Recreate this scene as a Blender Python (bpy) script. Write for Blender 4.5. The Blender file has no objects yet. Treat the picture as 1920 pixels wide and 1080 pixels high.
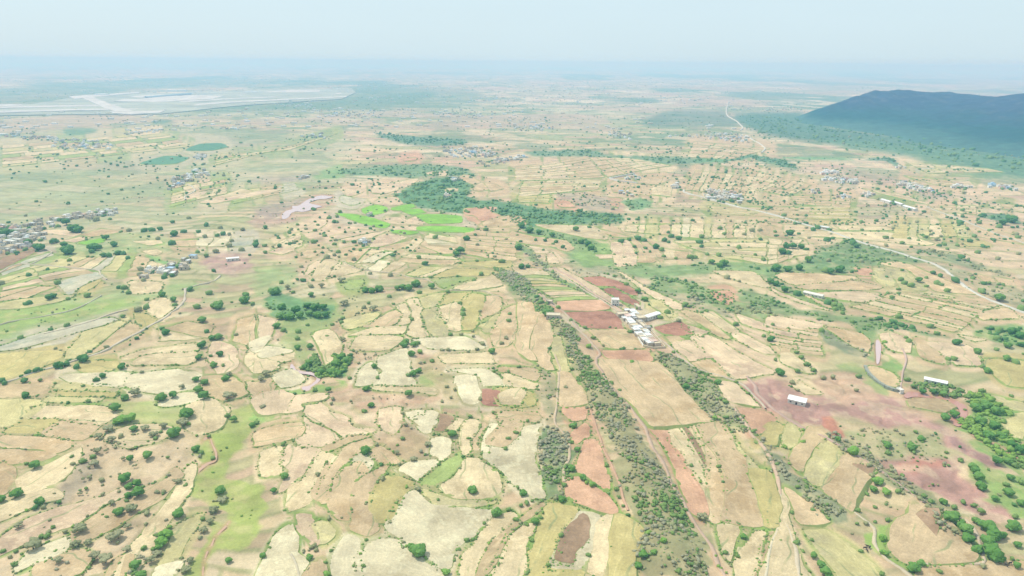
import bpy, math, random
import numpy as np
from mathutils import Vector, Matrix
from mathutils.geometry import tessellate_polygon
random.seed(7)
rng = np.random.RandomState(11)
scene = bpy.context.scene
C = scene.collection

# ------------------------------------------------------------------ camera
H = 250.0
FPX = 1280.0
PITCH = math.atan((540 - 116) / FPX)
ROLL = 0.0085
cam_d = bpy.data.cameras.new('camera')
cam = bpy.data.objects.new('camera', cam_d)
C.objects.link(cam)
cam_d.sensor_width = 36.0
cam_d.lens = 36.0 * FPX / 1920.0
cam_d.clip_start = 1.0
cam_d.clip_end = 200000.0
fwd = np.array([0, math.cos(PITCH), -math.sin(PITCH)])
up0 = np.array([0, math.sin(PITCH), math.cos(PITCH)])
rt0 = np.array([1.0, 0, 0])
RT = math.cos(ROLL) * rt0 + math.sin(ROLL) * up0
UP = math.cos(ROLL) * up0 - math.sin(ROLL) * rt0
cam.matrix_world = Matrix(((RT[0], UP[0], -fwd[0], 0), (RT[1], UP[1], -fwd[1], 0), (RT[2], UP[2], -fwd[2], H), (0, 0, 0, 1)))
scene.camera = cam

# ------------------------------------------------------------------ light
SUN_EL, SUN_AZ = 58.0, -62.0       # azimuth measured from +Y towards +X
w = bpy.data.worlds.new('World')
scene.world = w
w.use_nodes = True
nt = w.node_tree
bg = nt.nodes['Background']
sky = nt.nodes.new('ShaderNodeTexSky')
sky.sky_type = 'NISHITA'
sky.sun_disc = False
sky.sun_elevation = math.radians(SUN_EL)
sky.sun_rotation = math.radians(SUN_AZ)
sky.altitude = 500
sky.air_density = 1.0
sky.dust_density = 3.0
sky.ozone_density = 1.0
SKY_STRENGTH = 0.13
# a veil of thin high cloud over the blue
tc = nt.nodes.new('ShaderNodeTexCoord')
mp = nt.nodes.new('ShaderNodeMapping'); mp.inputs['Scale'].default_value = (1, 1, 4)
cn = nt.nodes.new('ShaderNodeTexNoise'); cn.inputs['Scale'].default_value = 1.6; cn.inputs['Detail'].default_value = 4
cr = nt.nodes.new('ShaderNodeMapRange'); cr.inputs[1].default_value = 0.35; cr.inputs[2].default_value = 0.7
cr.inputs[3].default_value = 0.84; cr.inputs[4].default_value = 0.93
mx = nt.nodes.new('ShaderNodeMix'); mx.data_type = 'RGBA'
VEIL = (5.20, 6.50, 7.05, 1)
mx.inputs[7].default_value = VEIL
nt.links.new(tc.outputs['Generated'], mp.inputs[0]); nt.links.new(mp.outputs[0], cn.inputs['Vector'])
nt.links.new(cn.outputs[0], cr.inputs[0]); nt.links.new(cr.outputs[0], mx.inputs[0])
nt.links.new(sky.outputs[0], mx.inputs[6]); nt.links.new(mx.outputs[2], bg.inputs[0])
bg.inputs[1].default_value = SKY_STRENGTH

sl = bpy.data.lights.new('sun', 'SUN'); sl.energy = 3.45; sl.angle = math.radians(0.8); sl.color = (1.0, 0.96, 0.87)
so = bpy.data.objects.new('sun', sl); C.objects.link(so)
se, sa = math.radians(SUN_EL), math.radians(SUN_AZ)
sd = Vector((math.sin(sa) * math.cos(se), math.cos(sa) * math.cos(se), math.sin(se)))
so.rotation_euler = sd.to_track_quat('Z', 'Y').to_euler(); so.location = (0, 0, 600)
so['kind'] = 'helper'
scene.view_settings.view_transform = 'Standard'
scene.view_settings.look = 'None'
scene.view_settings.gamma = 1
scene.view_settings.use_curve_mapping = False
scene.view_settings.exposure = 0.06
HAZE_DENSITY = 1 / 5500.0
HAZE_COLOR = (0.256, 0.577, 0.91, 1)
HAZE_ANISO = 0.0
scene.cycles.volume_bounces = 1
scene.cycles.max_bounces = 6
scene.cycles.use_denoising = True

# ------------------------------------------------------------------ mapping between photograph and ground
def G(px, py, z=0.0):
    px = np.asarray(px, float); py = np.asarray(py, float)
    X = (px - 960); Y = (540 - py)
    d = X[..., None] * RT + Y[..., None] * UP + FPX * fwd
    dz = np.minimum(d[..., 2], -1e-3)
    t = (z - H) / dz
    return d[..., 0] * t, d[..., 1] * t
def PX(x, y, z=0.0):
    vx, vy, vz = x, y, z - H
    cx = vx * RT[0] + vy * RT[1] + vz * RT[2]
    cy = vx * UP[0] + vy * UP[1] + vz * UP[2]
    cz = vx * fwd[0] + vy * fwd[1] + vz * fwd[2]
    cz = np.where(cz < 1, 1, cz)
    return 960 + FPX * cx / cz, 540 - FPX * cy / cz

# ------------------------------------------------------------------ noise
def _h(i, j, s):
    n = (i.astype(np.int64) * 374761393 + j.astype(np.int64) * 668265263 + s * 974634777) & 0xffffffff
    n = ((n ^ (n >> 13)) * 1274126177) & 0xffffffff
    n = n ^ (n >> 16)
    return (n & 0xffffff) / float(0xffffff)
def vn(x, y, s=0):
    x = np.asarray(x, float); y = np.asarray(y, float)
    i = np.floor(x); j = np.floor(y); fx = x - i; fy = y - j
    fx = fx * fx * (3 - 2 * fx); fy = fy * fy * (3 - 2 * fy)
    a = _h(i, j, s); b = _h(i + 1, j, s); c = _h(i, j + 1, s); d = _h(i + 1, j + 1, s)
    return (a * (1 - fx) + b * fx) * (1 - fy) + (c * (1 - fx) + d * fx) * fy
def fbm(x, y, sc, s=0, o=3):
    r = 0; a = 0.5; t = 0
    for k in range(o):
        r = r + a * vn(np.asarray(x) / sc + 17.3 * k, np.asarray(y) / sc - 9.1 * k, s + k * 7); t += a; a *= 0.5; sc *= 0.5
    return r / t
def sm(a, b, x):
    t = np.clip((x - a) / (b - a), 0, 1)
    return t * t * (3 - 2 * t)

# ------------------------------------------------------------------ traced data (photograph pixels, by zoomed tile)
TILES = {'A1': (0, 400, 4), 'A2': (480, 400, 4), 'A3': (960, 400, 4), 'A4': (1440, 400, 4),
         'B1': (0, 600, 4), 'B2': (480, 600, 4), 'B3': (960, 600, 4), 'B4': (1440, 600, 4),
         'C1': (0, 810, 4), 'C2': (480, 810, 4), 'C3': (960, 810, 4), 'C4': (1440, 810, 4),
         'D1': (0, 60, 3), 'D2': (640, 60, 3), 'D3': (1280, 60, 3),
         'E0': (0, 180, 6), 'E2': (320, 240, 6), 'E3': (640, 240, 6), 'E4': (960, 240, 6), 'E5': (1280, 240, 6), 'E6': (1600, 240, 6),
         'F': (0, 0, 1)}
def warm(c): return tuple(c)
def pts(tile, s):
    ox, oy, k = TILES[tile]
    return np.array([[ox + float(a) / k, oy + float(b) / k] for a, b in (q.split(',') for q in s.split())])

# field colours: linear albedo
COL = {
 'w': (0.61, 0.53, 0.345), 'c': (0.59, 0.475, 0.285), 't': (0.49, 0.37, 0.21), 's': (0.52, 0.39, 0.23),
 'p': (0.58, 0.445, 0.285), 'q': (0.525, 0.32, 0.20), 'r': (0.40, 0.205, 0.135), 'b': (0.32, 0.215, 0.13),
 'y': (0.46, 0.385, 0.165), 'o': (0.49, 0.43, 0.205), 'g': (0.30, 0.36, 0.12), 'G': (0.22, 0.42, 0.06), 'e': (0.48, 0.44, 0.31),
 'f': (0.11, 0.24, 0.13)}
COL = {k: warm(v) for k, v in COL.items()}
POLY = {
'C2': '''c:490,150 600,190 540,260 470,370 400,540 250,590 230,500 260,420 380,320 450,200
p:240,105 300,120 475,135 440,190 360,290 250,405 175,445 190,400 250,300 210,230 200,170
c:45,150 175,115 182,290 165,318 42,318 32,250
s:600,190 700,110 780,80 850,60 870,110 780,110 760,170 640,260 560,380 530,540 430,500 420,450 480,340 540,260
s:770,240 650,285 570,400 548,560 640,655 695,650 705,500 735,370 830,290
s:990,262 930,280 840,310 755,390 720,500 725,650 695,720 840,765 925,730 875,640 855,560 865,450 900,370
y:980,338 1150,380 1140,420 1080,490 1000,670 920,680 875,600 868,500 905,400
s:872,132 940,112 1080,220 1040,238 930,238 866,180
w:790,165 860,205 880,240 820,288 742,260 732,220
w:1350,45 1448,55 1455,150 1400,218 1370,198 1315,150 1325,100
w:1075,280 1110,245 1240,225 1330,212 1366,240 1280,300 1200,355 1150,330 1100,302
g:1255,370 1340,295 1500,185 1538,165 1542,220 1450,325 1340,398 1262,393
c:1582,205 1660,212 1765,292 1835,372 1826,450 1755,495 1580,498 1500,485 1375,420 1480,345 1550,262
w:1085,520 1135,462 1200,452 1300,542 1450,572 1748,584 1738,650 1636,770 1478,880 1446,1005 1400,1015 1285,950 1275,862 1195,830 1135,848 1005,748 995,690 1045,600
o:1260,442 1400,482 1550,522 1800,512 1650,548 1500,556 1335,528
p:312,622 408,622 438,700 462,830 430,838 362,770 322,700
o:480,672 540,682 598,742 580,788 492,828 458,700
w:700,782 776,822 766,1120 600,1120 565,960 622,852
w:832,852 940,804 1088,842 1180,932 1375,1040 1420,1120 792,1120 795,950
w:250,702 318,800 300,900 370,1000 300,1120 0,1120 20,1060 105,855 200,725
s:352,1120 402,1004 498,965 520,1050 530,1120
c:1925,606 1760,655 1655,835 1575,905 1515,1120 1715,1120 1890,760 1960,700''',
'F': '''c:215,1088 245,1030 285,980 320,930 345,890 362,868 366,880 350,920 322,965 290,1010 262,1060 255,1088
s:130,1000 190,960 250,930 300,905 330,880 338,892 300,935 250,965 200,995 150,1020
p:0,1010 50,975 110,955 180,935 240,915 250,925 190,950 130,985 60,1010 0,1040
c:0,950 60,925 100,918 110,935 60,950 0,975
p:446,602 490,592 520,602 506,640 470,650 436,640
c:472,656 510,652 520,690 482,700 458,682
p:400,642 440,652 442,690 412,700 392,672
t:382,706 440,708 458,738 420,750 382,732
c:352,762 398,748 428,768 408,800 372,814 346,800
w:246,704 330,694 376,704 366,728 300,738 244,728
s:296,620 350,606 400,612 392,634 340,640 300,640
w:298,742 380,736 386,746 340,758 300,760
c:196,820 240,800 300,796 330,806 300,826 240,838
p:470,740 520,728 548,742 530,770 486,772
s:80,1050 130,1030 170,1034 150,1070 100,1088 60,1088
w:907,836 914,814 926,802 960,812 1012,795 1006,815 1000,862 1020,931 1001,934 960,902 936,882 908,858
t:925,1019 1018,945 1008,960 990,975 965,990 950,1010 938,1028 905,1085 896,1085
c:1463,925 1470,925 1477,985 1488,1030 1500,1090 1428,1090 1446,1030 1458,985
w:963,1000 1003,986 987,1022 977,1085 915,1085 935,1040''',
'C3': '''q:492,250 560,82 638,82 738,435 565,340 502,302
q:398,362 478,345 560,402 680,455 738,502 796,618 740,620 600,575 432,488
y:264,545 470,568 430,680 350,830 270,1000 232,1120 112,1120 132,950 202,752
b:440,690 520,625 580,700 575,790 470,900 440,980 345,950 345,880
w:500,605 655,640 600,800 520,1028 292,1008 340,880 440,680
y:285,1016 520,1042 505,1120 250,1120
c:662,652 785,632 728,800 690,1040 562,1060 622,832
y:800,645 850,665 940,740 985,835 925,950 905,1120 732,1120 742,850 772,720
q:1030,-18 1150,-22 1185,95 1265,200 1315,280 1420,430 1466,650 1360,622 1290,470 1215,260 1110,60
c:1156,-22 1268,-26 1338,100 1425,240 1462,400 1484,560 1492,664 1474,650 1428,430 1322,280 1198,95
b:1276,-26 1330,-28 1420,130 1456,200 1460,300 1440,250 1370,140
s:1336,-28 1382,-30 1465,110 1535,235 1576,380 1594,500 1570,668 1504,668 1484,500 1466,350 1456,190
s:1392,-32 1575,-50 1672,130 1772,280 1842,450 1884,698 1700,696 1590,668 1610,500 1588,300 1540,205
o:1590,-45 1700,130 1828,250 1920,375 1964,480 1966,695 1902,698 1868,500 1795,300 1690,150
c:1545,710 1690,705 1700,760 1635,965 1560,830
c:1740,870 1820,755 1900,762 1860,900 1800,1120 1690,1120 1690,1000
t:1935,760 1990,770 1900,1120 1840,1120 1880,950
c:-8,800 60,742 172,702 105,850 66,1120 -200,1120 -120,950''',
'B3': '''q:452,870 530,785 574,822 568,880 482,925
s:652,342 1098,348 1278,552 1495,760 1380,786 1072,816 1036,816 942,700 806,572 706,482
b:880,560 1230,560 1240,595 1130,612 960,590
b:800,430 1030,425 1000,448 860,450
q:694,252 998,248 1056,320 900,338 722,302
t:575,78 860,78 976,200 966,222 722,218 664,150
r:1082,62 1268,24 1348,112 1242,118 1142,108
p:1194,182 1338,154 1484,290 1342,316
p:1338,142 1480,124 1700,260 1915,372 1938,408 1664,448 1504,292
s:1356,334 1488,302 1634,440 1482,428
t:1144,132 1238,124 1288,152 1192,172
o:304,172 358,162 424,398 374,398 326,330
s:-90,362 -2,362 186,382 168,468 4,400 -80,390
c:-80,410 0,422 166,482 158,518 4,500 -60,480
y:-120,520 0,512 146,562 156,648 4,658 -110,640
s:-110,705 0,702 178,702 186,758 0,775 -90,770
s:345,402 440,424 498,520 558,648 355,652 362,500
q:384,662 538,662 548,740 442,758 394,712
t:1410,440 1500,455 1560,480 1500,490
p:1570,490 1660,480 1750,560 1840,660 1620,640 1575,580
q:1700,700 1900,700 1960,760 1920,800 1830,900 1760,800''',
'C4': '''y:60,-60 118,-30 50,110 0,130 -90,100 -60,10
o:150,-60 235,10 190,115 132,125 130,20
t:322,-18 428,60 350,118 282,210 242,325 195,280 184,190 242,100
o:362,162 458,84 528,152 498,270 398,425 332,418 284,350 322,240
s:582,184 798,312 700,430 618,625 424,460 502,332
b:640,282 776,314 690,412 604,402
y:-120,300 0,312 56,450 66,600 46,698 -20,715 -60,540
s:124,434 222,502 458,688 252,688 204,600 154,502
s:1084,572 1200,592 1500,852 1568,942 1530,978 1042,988 964,940 894,850 934,722 1060,642
b:1110,650 1250,620 1240,760 1180,820 1090,760
o:282,744 420,752 600,852 778,1002 850,1120 560,1120 452,980 342,852
c:84,744 158,784 258,1000 330,1120 0,1120 42,900
s:1232,1002 1460,984 1600,1002 1800,982 2000,990 2000,1120 1164,1120 1154,1040''',
'B1': '''o:446,472 898,502 880,534 404,518
y:404,530 876,544 862,572 470,560
o:350,576 760,584 740,616 330,606
t:0,478 345,486 352,550 0,584
y:606,314 868,314 876,350 762,398 604,388
y:0,262 460,236 430,290 300,356 24,452 0,460
y:176,742 438,748 300,852 44,838
s:456,756 650,768 736,796 616,896 314,858
s:24,868 498,908 528,942 402,994 300,962 0,938
s:0,972 250,988 392,1014 222,1066 0,1060
c:286,648 698,648 894,686 756,778 442,732 186,726
c:916,288 1064,232 1300,200 1450,184 1470,220 1440,235 1100,255 960,300
c:1000,312 1100,268 1440,245 1476,296 1400,328 1020,336
w:464,424 600,404 896,394 1176,434 1326,444 1000,498 600,480
t:468,296 625,100 900,16 1050,56 1068,86 890,180 740,240 600,284
e:0,238 250,192 600,92 880,6 700,6 300,112 0,208
o:0,600 330,606 250,700 160,760 0,800''',
'C1': '''c:124,372 204,304 352,244 596,124 556,240 402,388 202,456 134,430
s:0,244 78,254 114,330 58,426 0,456
o:1216,978 1304,722 1496,604 1418,760 1332,920 1182,998
t:806,1120 882,964 976,936 950,1000 886,1120
w:194,918 536,784 498,880 134,1048
w:1190,1010 1340,960 1330,1010 1240,1120 1150,1120''',
'A1': '''c:1064,296 1178,284 1208,312 1160,328
c:1004,222 1188,218 1226,236 1132,248
s:1314,222 1476,212 1458,258 1322,254
w:1494,202 1596,198 1540,256 1486,254
w:1624,202 1726,192 1678,258 1566,258
e:1756,202 1896,192 1876,250 1746,258
y:1014,764 1128,774 1176,802 1080,876 1042,810
c:1124,682 1202,644 1298,682 1306,718 1192,796 1126,750
e:464,524 718,454 756,490 604,556 544,618 486,598
y:590,615 640,560 740,510 720,550 640,600
s:0,604 228,564 418,564 192,648 0,668
c:984,524 1216,534 1188,598 994,618 992,560
b:0,374 62,334 228,292 248,310 0,436
s:620,170 760,125 900,150 700,185
p:290,140 450,128 600,160 560,180 440,165
G:600,235 690,215 790,195 770,225 650,245
p:490,215 600,190 670,195 560,230
o:0,690 160,660 560,625 380,690 160,720 0,730''',
'A2': '''c:442,506 434,460 522,352 606,370 560,420 520,506
c:534,496 602,402 634,374 580,476
c:652,372 792,430 620,478 596,466
p:374,478 440,422 496,352 402,402
s:684,370 694,302 840,262 956,282 832,338 772,378
w:794,372 900,302 1018,292 880,368
w:844,424 932,354 998,362 920,438
c:944,440 1044,362 1128,372 1004,438
p:870,230 960,162 1126,182 984,238 866,258
t:904,270 1186,202 1132,248 1022,284
c:1124,262 1200,184 1246,202 1168,288
s:1054,360 1170,302 1478,322 1536,350 1480,382 1300,378
s:1184,288 1262,202 1304,242 1496,262 1460,298 1204,294
c:1264,190 1304,152 1496,182 1506,220 1256,224
o:1134,460 1250,402 1396,402 1204,472
c:1214,478 1430,402 1478,402 1304,468
y:1334,478 1500,412 1738,422 1736,458 1500,464
g:1334,500 1560,472 1636,476 1404,556
c:1484,568 1700,492 1786,482 1836,540 1654,572
y:1504,362 1920,352 1900,398 1764,398
o:654,828 672,792 880,752 916,766 830,838 704,866
s:806,858 902,802 1042,734 1094,770 1022,848
c:1056,706 1110,680 1108,680 1150,752 1146,826 1066,850 1108,772
c:1144,908 1184,792 1168,720 1138,664 1196,642 1236,720 1236,802 1284,928 1206,938
o:1204,644 1418,594 1358,690 1272,714 1214,682
y:1374,690 1442,602 1606,594 1530,660
o:1264,732 1348,712 1404,810 1436,872 1426,928 1336,928 1276,850
c:1374,712 1498,674 1528,700 1536,878 1462,878 1404,790
y:1554,644 1620,604 1714,622 1656,800 1646,868 1564,878 1562,780
s:1744,622 1836,642 1816,730 1704,788 1676,800
o:1684,852 1816,754 1756,898 1724,898
s:1776,898 1844,742 1958,692 1956,900 1884,1000 1786,1000
s:1974,682 2058,692 2126,762 2056,900 2036,1000 2096,1118 2004,1078 1964,990 1974,880
s:2144,774 2196,852 2214,960 2176,1060 2232,1186 2106,1128 2066,1000 2076,910
c:704,918 880,862 1126,858 1098,908
c:734,998 784,922 1078,932 1076,980 1000,1028 744,1028
w:1186,952 1560,934 1676,990 1696,1020 1500,1028 1294,1010
G:605,12 760,22 880,50 1000,90 960,118 840,95 700,50
G:1010,135 1100,130 1210,145 1160,160 1040,152
G:1220,105 1400,100 1620,110 1610,140 1400,138 1230,130
G:1290,40 1400,30 1540,35 1530,70 1420,75 1300,60
p:980,45 1120,40 1110,72 980,70
p:1140,60 1200,38 1270,55 1230,78 1130,78
p:1030,108 1200,104 1200,130 1040,128
p:340,140 500,60 520,90 450,140 380,150
p:560,185 800,135 980,140 860,195 680,215 600,205
p:110,300 240,240 280,290 200,315
s:350,330 380,290 470,280 480,300 400,345
g:650,540 700,510 790,500 780,560 690,575''',
'B2': '''w:932,292 1128,222 1148,400 1196,488 884,488 958,400 924,350
w:744,496 802,372 858,324 914,440 860,478
w:124,412 260,372 366,420 340,448 184,486
w:24,268 100,204 256,232 240,250 64,288
c:94,292 276,242 288,288 204,318
c:0,302 128,322 176,332 100,388 0,398
s:-60,470 0,472 126,424 146,450 100,518 0,576 -40,560
c:1384,272 1738,252 1774,328 1424,328
w:1494,432 1648,432 1676,600 1638,636 1564,628 1524,540
r:1712,522 1818,542 1790,580 1836,648 1704,638
c:1830,562 1926,524 2000,530 1990,640 1850,638
w:1454,382 1698,372 1788,422 1916,488 1724,498 1694,430
c:874,502 1328,522 1346,558 1184,548 904,528
w:1124,702 1266,684 1182,758
w:1196,760 1290,684 1366,702 1300,848 1254,828
b:1394,712 1496,742 1402,838 1356,838
c:1514,742 1560,752 1500,830 1434,828
c:1584,762 1678,772 1614,870 1594,960 1562,1028 1536,870
s:1694,782 1728,792 1662,880 1650,978 1624,958
w:1754,802 1796,784 1724,1000 1686,988
s:1752,880 1850,782 1986,782 1958,880 1918,898 1852,956 1744,938
p:944,682 1078,672 1058,846 1002,848 924,780
p:362,642 500,622 558,692 700,742 728,802 896,832 828,866 690,868 500,956 314,956 294,900 372,780 354,690
w:-40,200 0,150 90,130 60,210 0,250
c:430,100 540,60 600,120 640,200 590,320 530,330 490,220
p:150,610 300,560 520,560 500,600 340,620 330,680 200,690
t:500,965 680,880 850,872 700,920 560,980
s:0,845 140,790 340,780 330,880 200,905 0,930''',
'A3': '''c:184,88 600,98 716,170 700,196 500,170 300,122
s:614,112 896,180 762,170
p:754,222 798,214 838,300 856,386 774,386
p:834,212 870,204 924,300 924,382 874,382 844,290
s:894,194 948,214 1076,358 954,362 960,280
s:974,212 1010,214 1144,328 1064,328
c:1134,264 1218,282 1216,338 1162,338
s:1234,284 1316,292 1298,338 1244,334
p:304,412 380,412 640,562 866,710 850,728 700,640
r:534,482 650,472 830,522 936,590 926,618 870,600 760,542 654,540
r:684,572 760,562 954,678 900,688 762,618
p:794,432 870,472 1010,562 1180,642 1274,700 1230,726 1084,640 962,560
o:1024,652 1118,662 1196,740 1180,786 1064,700
t:1264,732 1400,762 1636,938 1560,928 1480,878
c:1404,752 1500,742 1696,888 1650,918
p:1684,762 1920,842 1940,898 1724,830
p:1704,902 1920,1012 1960,1058 1900,1058 1654,932
p:1274,832 1476,892 1400,928 1304,878
q:1504,592 1618,582 1654,650 1620,686 1524,640
c:1514,432 1800,442 1926,550 1800,538 1624,478
s:0,134 150,172 400,202 456,260 400,278 300,242 100,222 0,190
p:134,242 250,262 286,300 184,288
p:268,302 300,292 346,368 274,368
q:344,682 678,662 726,720 600,742 374,742
r:404,762 738,748 826,868 562,868 454,800
p:640,310 740,305 750,330 660,335''',
'A4': '''c:144,142 900,152 1236,230 1100,238 604,190 204,170
c:504,98 900,112 926,130 564,130
s:1484,84 1920,182 1920,228 1564,172
s:64,478 134,448 570,472 646,482 636,500 204,538
s:204,550 640,512 846,560 712,578 304,570
q:648,414 758,418 776,468 684,468
o:804,424 880,424 946,538 874,548 796,470
o:894,412 1028,432 1096,500 1176,578 1004,568 964,500 884,470
s:844,382 1000,372 1250,472 1396,540 1556,608 1264,588 1204,538 1054,430
p:304,602 700,592 846,640 722,668 540,648 404,620
s:1544,762 1796,712 1876,788 1602,798
s:1564,462 1658,482 1696,518 1642,518
s:1704,482 1818,502 1846,548 1762,538
p:24,562 130,612 476,738 304,690 104,620
s:234,592 300,620 536,738 424,700
p:4,772 280,812 426,850 380,866 4,858
s:434,862 700,902 766,960 736,1038 604,980 484,900
p:854,902 960,904 1056,960 1058,1048 904,1010
y:1470,222 1620,220 1640,245 1500,248
p:1480,290 1920,300 1920,355 1700,350 1560,330
c:190,280 300,275 290,310 200,320
t:60,110 100,150 140,190 0,180 -60,140 0,100''',
'B4': '''s:1094,142 1180,172 1316,290 1316,336 1164,290
p:1194,174 1500,202 1556,250 1584,346 1404,338 1304,250
c:1434,124 1636,152 1550,168
c:94,272 168,254 336,398 254,388 124,330
t:24,204 158,204 158,256 84,266
c:194,502 240,474 396,566 284,558
y:1624,304 1980,334 1980,508 1804,498 1704,430
o:1600,560 1900,640 1960,700 1860,690 1740,640
o:1760,770 1920,720 1960,800 1900,900 1800,850
t:1060,600 1280,590 1400,650 1300,690 1180,670 1070,650
t:760,350 850,360 960,430 950,500 860,480 790,420''',
'E3': '''p:355,740 380,670 520,640 740,600 858,578 800,640 640,700 500,750
p:60,770 70,700 200,695 235,730 110,780
p:370,860 460,810 610,790 680,870 500,885
G:240,930 380,885 500,905 500,960 380,990 250,975
G:570,915 780,870 830,900 700,935 600,940
G:690,930 880,925 930,960 800,985 720,960
G:860,990 1100,980 1340,1000 1300,1070 1000,1080 900,1040
p:500,1040 640,1025 740,1050 700,1090 500,1080
p:740,1060 840,1010 940,1050 900,1090 760,1090
q:1395,915 1700,898 1740,920 1680,960 1780,990 1590,1050 1500,990 1400,975
s:1600,1090 1650,1040 1900,995 2040,1020 2060,1090 1700,1110
s:1460,700 1580,625 1650,700 1560,720
s:1620,625 1720,640 1810,690 1690,720
s:1345,550 1420,535 1560,620 1480,640 1380,600
c:1180,695 1310,690 1300,715 1180,715
p:1100,500 1190,475 1160,545 1110,545
p:960,510 1040,490 1070,520 1000,530
q:710,350 840,340 830,370 720,375
e:0,780 100,800 200,860 100,880 0,840''',
'E2': '''f:175,250 330,180 560,172 630,212 480,250 300,256
f:-340,400 -60,320 140,330 190,345 60,400 -140,412
p:170,800 200,750 280,725 400,720 330,770 220,800
p:340,840 700,740 1240,700 900,780 500,850
c:590,790 900,720 800,690 620,760''',
'E4': '''s:1140,680 1200,630 1320,640 1250,720 1150,730
s:1340,730 1400,640 1500,650 1420,760
s:1430,750 1510,650 1600,655 1540,760
c:1560,750 1600,660 1680,665 1660,760
c:1680,760 1690,670 1790,690 1770,770
s:1420,630 1500,560 1700,545 1640,640
q:510,860 560,830 640,840 700,900 560,900
q:1120,860 1190,850 1180,900 1130,885'''
}
# ruled patches: colours | number of strips | cells along | curve A | curve B ; strips run from A to B
RULED = {
'A1': ['gotceogtc|9|1|230,400 500,424 740,442 900,452 1050,440 1185,428|480,322 700,348 850,328 960,322 1100,338 1185,398',
       'tgoepog|7|2|0,446 0,596|378,304 715,462'],
'A2': ['sspscs|7|2|1565,132 1565,300|1955,144 1955,352',
       'ctpc|5|2|150,240 110,330|330,150 350,250'],
'A3': ['ccoscwcoct|13|1|850,132 1100,160 1400,190 1910,190|860,88 1150,88 1500,84 1915,88',
       'ccsoct|6|2|1200,212 1540,330|1915,200 1915,388',
       'scgoysgopcg|11|1|4,404 24,474 154,574 330,672|216,404 310,484 446,562 640,650'],
'A4': ['yoocyoc|6|1|964,80 1100,88 1200,92 1300,92 1470,84|922,188 1060,198 1180,190 1400,172 1540,188',
       'scstcscps|9|2|600,700 730,678 900,602 1150,602|1400,900 1470,860 1600,742 1750,694',
       'pscspc|7|2|4,810 4,1010|370,875 420,1075',
       'cscs|5|3|0,190 0,390|260,200 200,330'],
'E4': ['scspcstc|8|3|30,440 20,600|850,310 1050,560',
       'sctcosc|7|3|120,610 60,790|1010,600 980,700',
       'sctsc|5|4|870,330 1070,560|1300,340 1800,420',
       'yoyo|4|2|60,780 80,850|430,760 420,860'],
'E5': ['scststcsc|9|2|20,700 780,770|150,480 900,560',
       'csstcsct|9|2|560,640 1180,760|800,480 1450,640',
       'ocytsocs|8|3|250,880 330,960|1900,880 1900,1040',
       'stcspt|5|4|120,150 50,330|1000,230 560,350',
       'scst|4|3|1210,760 1260,850|1900,770 1890,900'],
'E6': ['coetco|8|4|560,380 840,520|1500,460 1700,500',
       'scps|4|3|560,540 900,640|1300,600 1400,680',
       'scsc|4|2|860,890 1000,960|1380,880 1390,980',
       'psps|4|3|100,680 400,760|600,760 860,870',
       'pspt|5|3|1500,840 1560,910|1920,880 1920,960'],
'E2': ['csgtcog|8|4|520,300 480,420|1300,260 1900,60',
       'tcgocgp|7|4|0,660 0,900|620,560 640,740',
       'gtcoe|6|4|640,740 700,860|1400,620 1450,700'],
'D1': ['cgotc|7|6|0,640 0,760|900,560 1100,640'],
}

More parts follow.
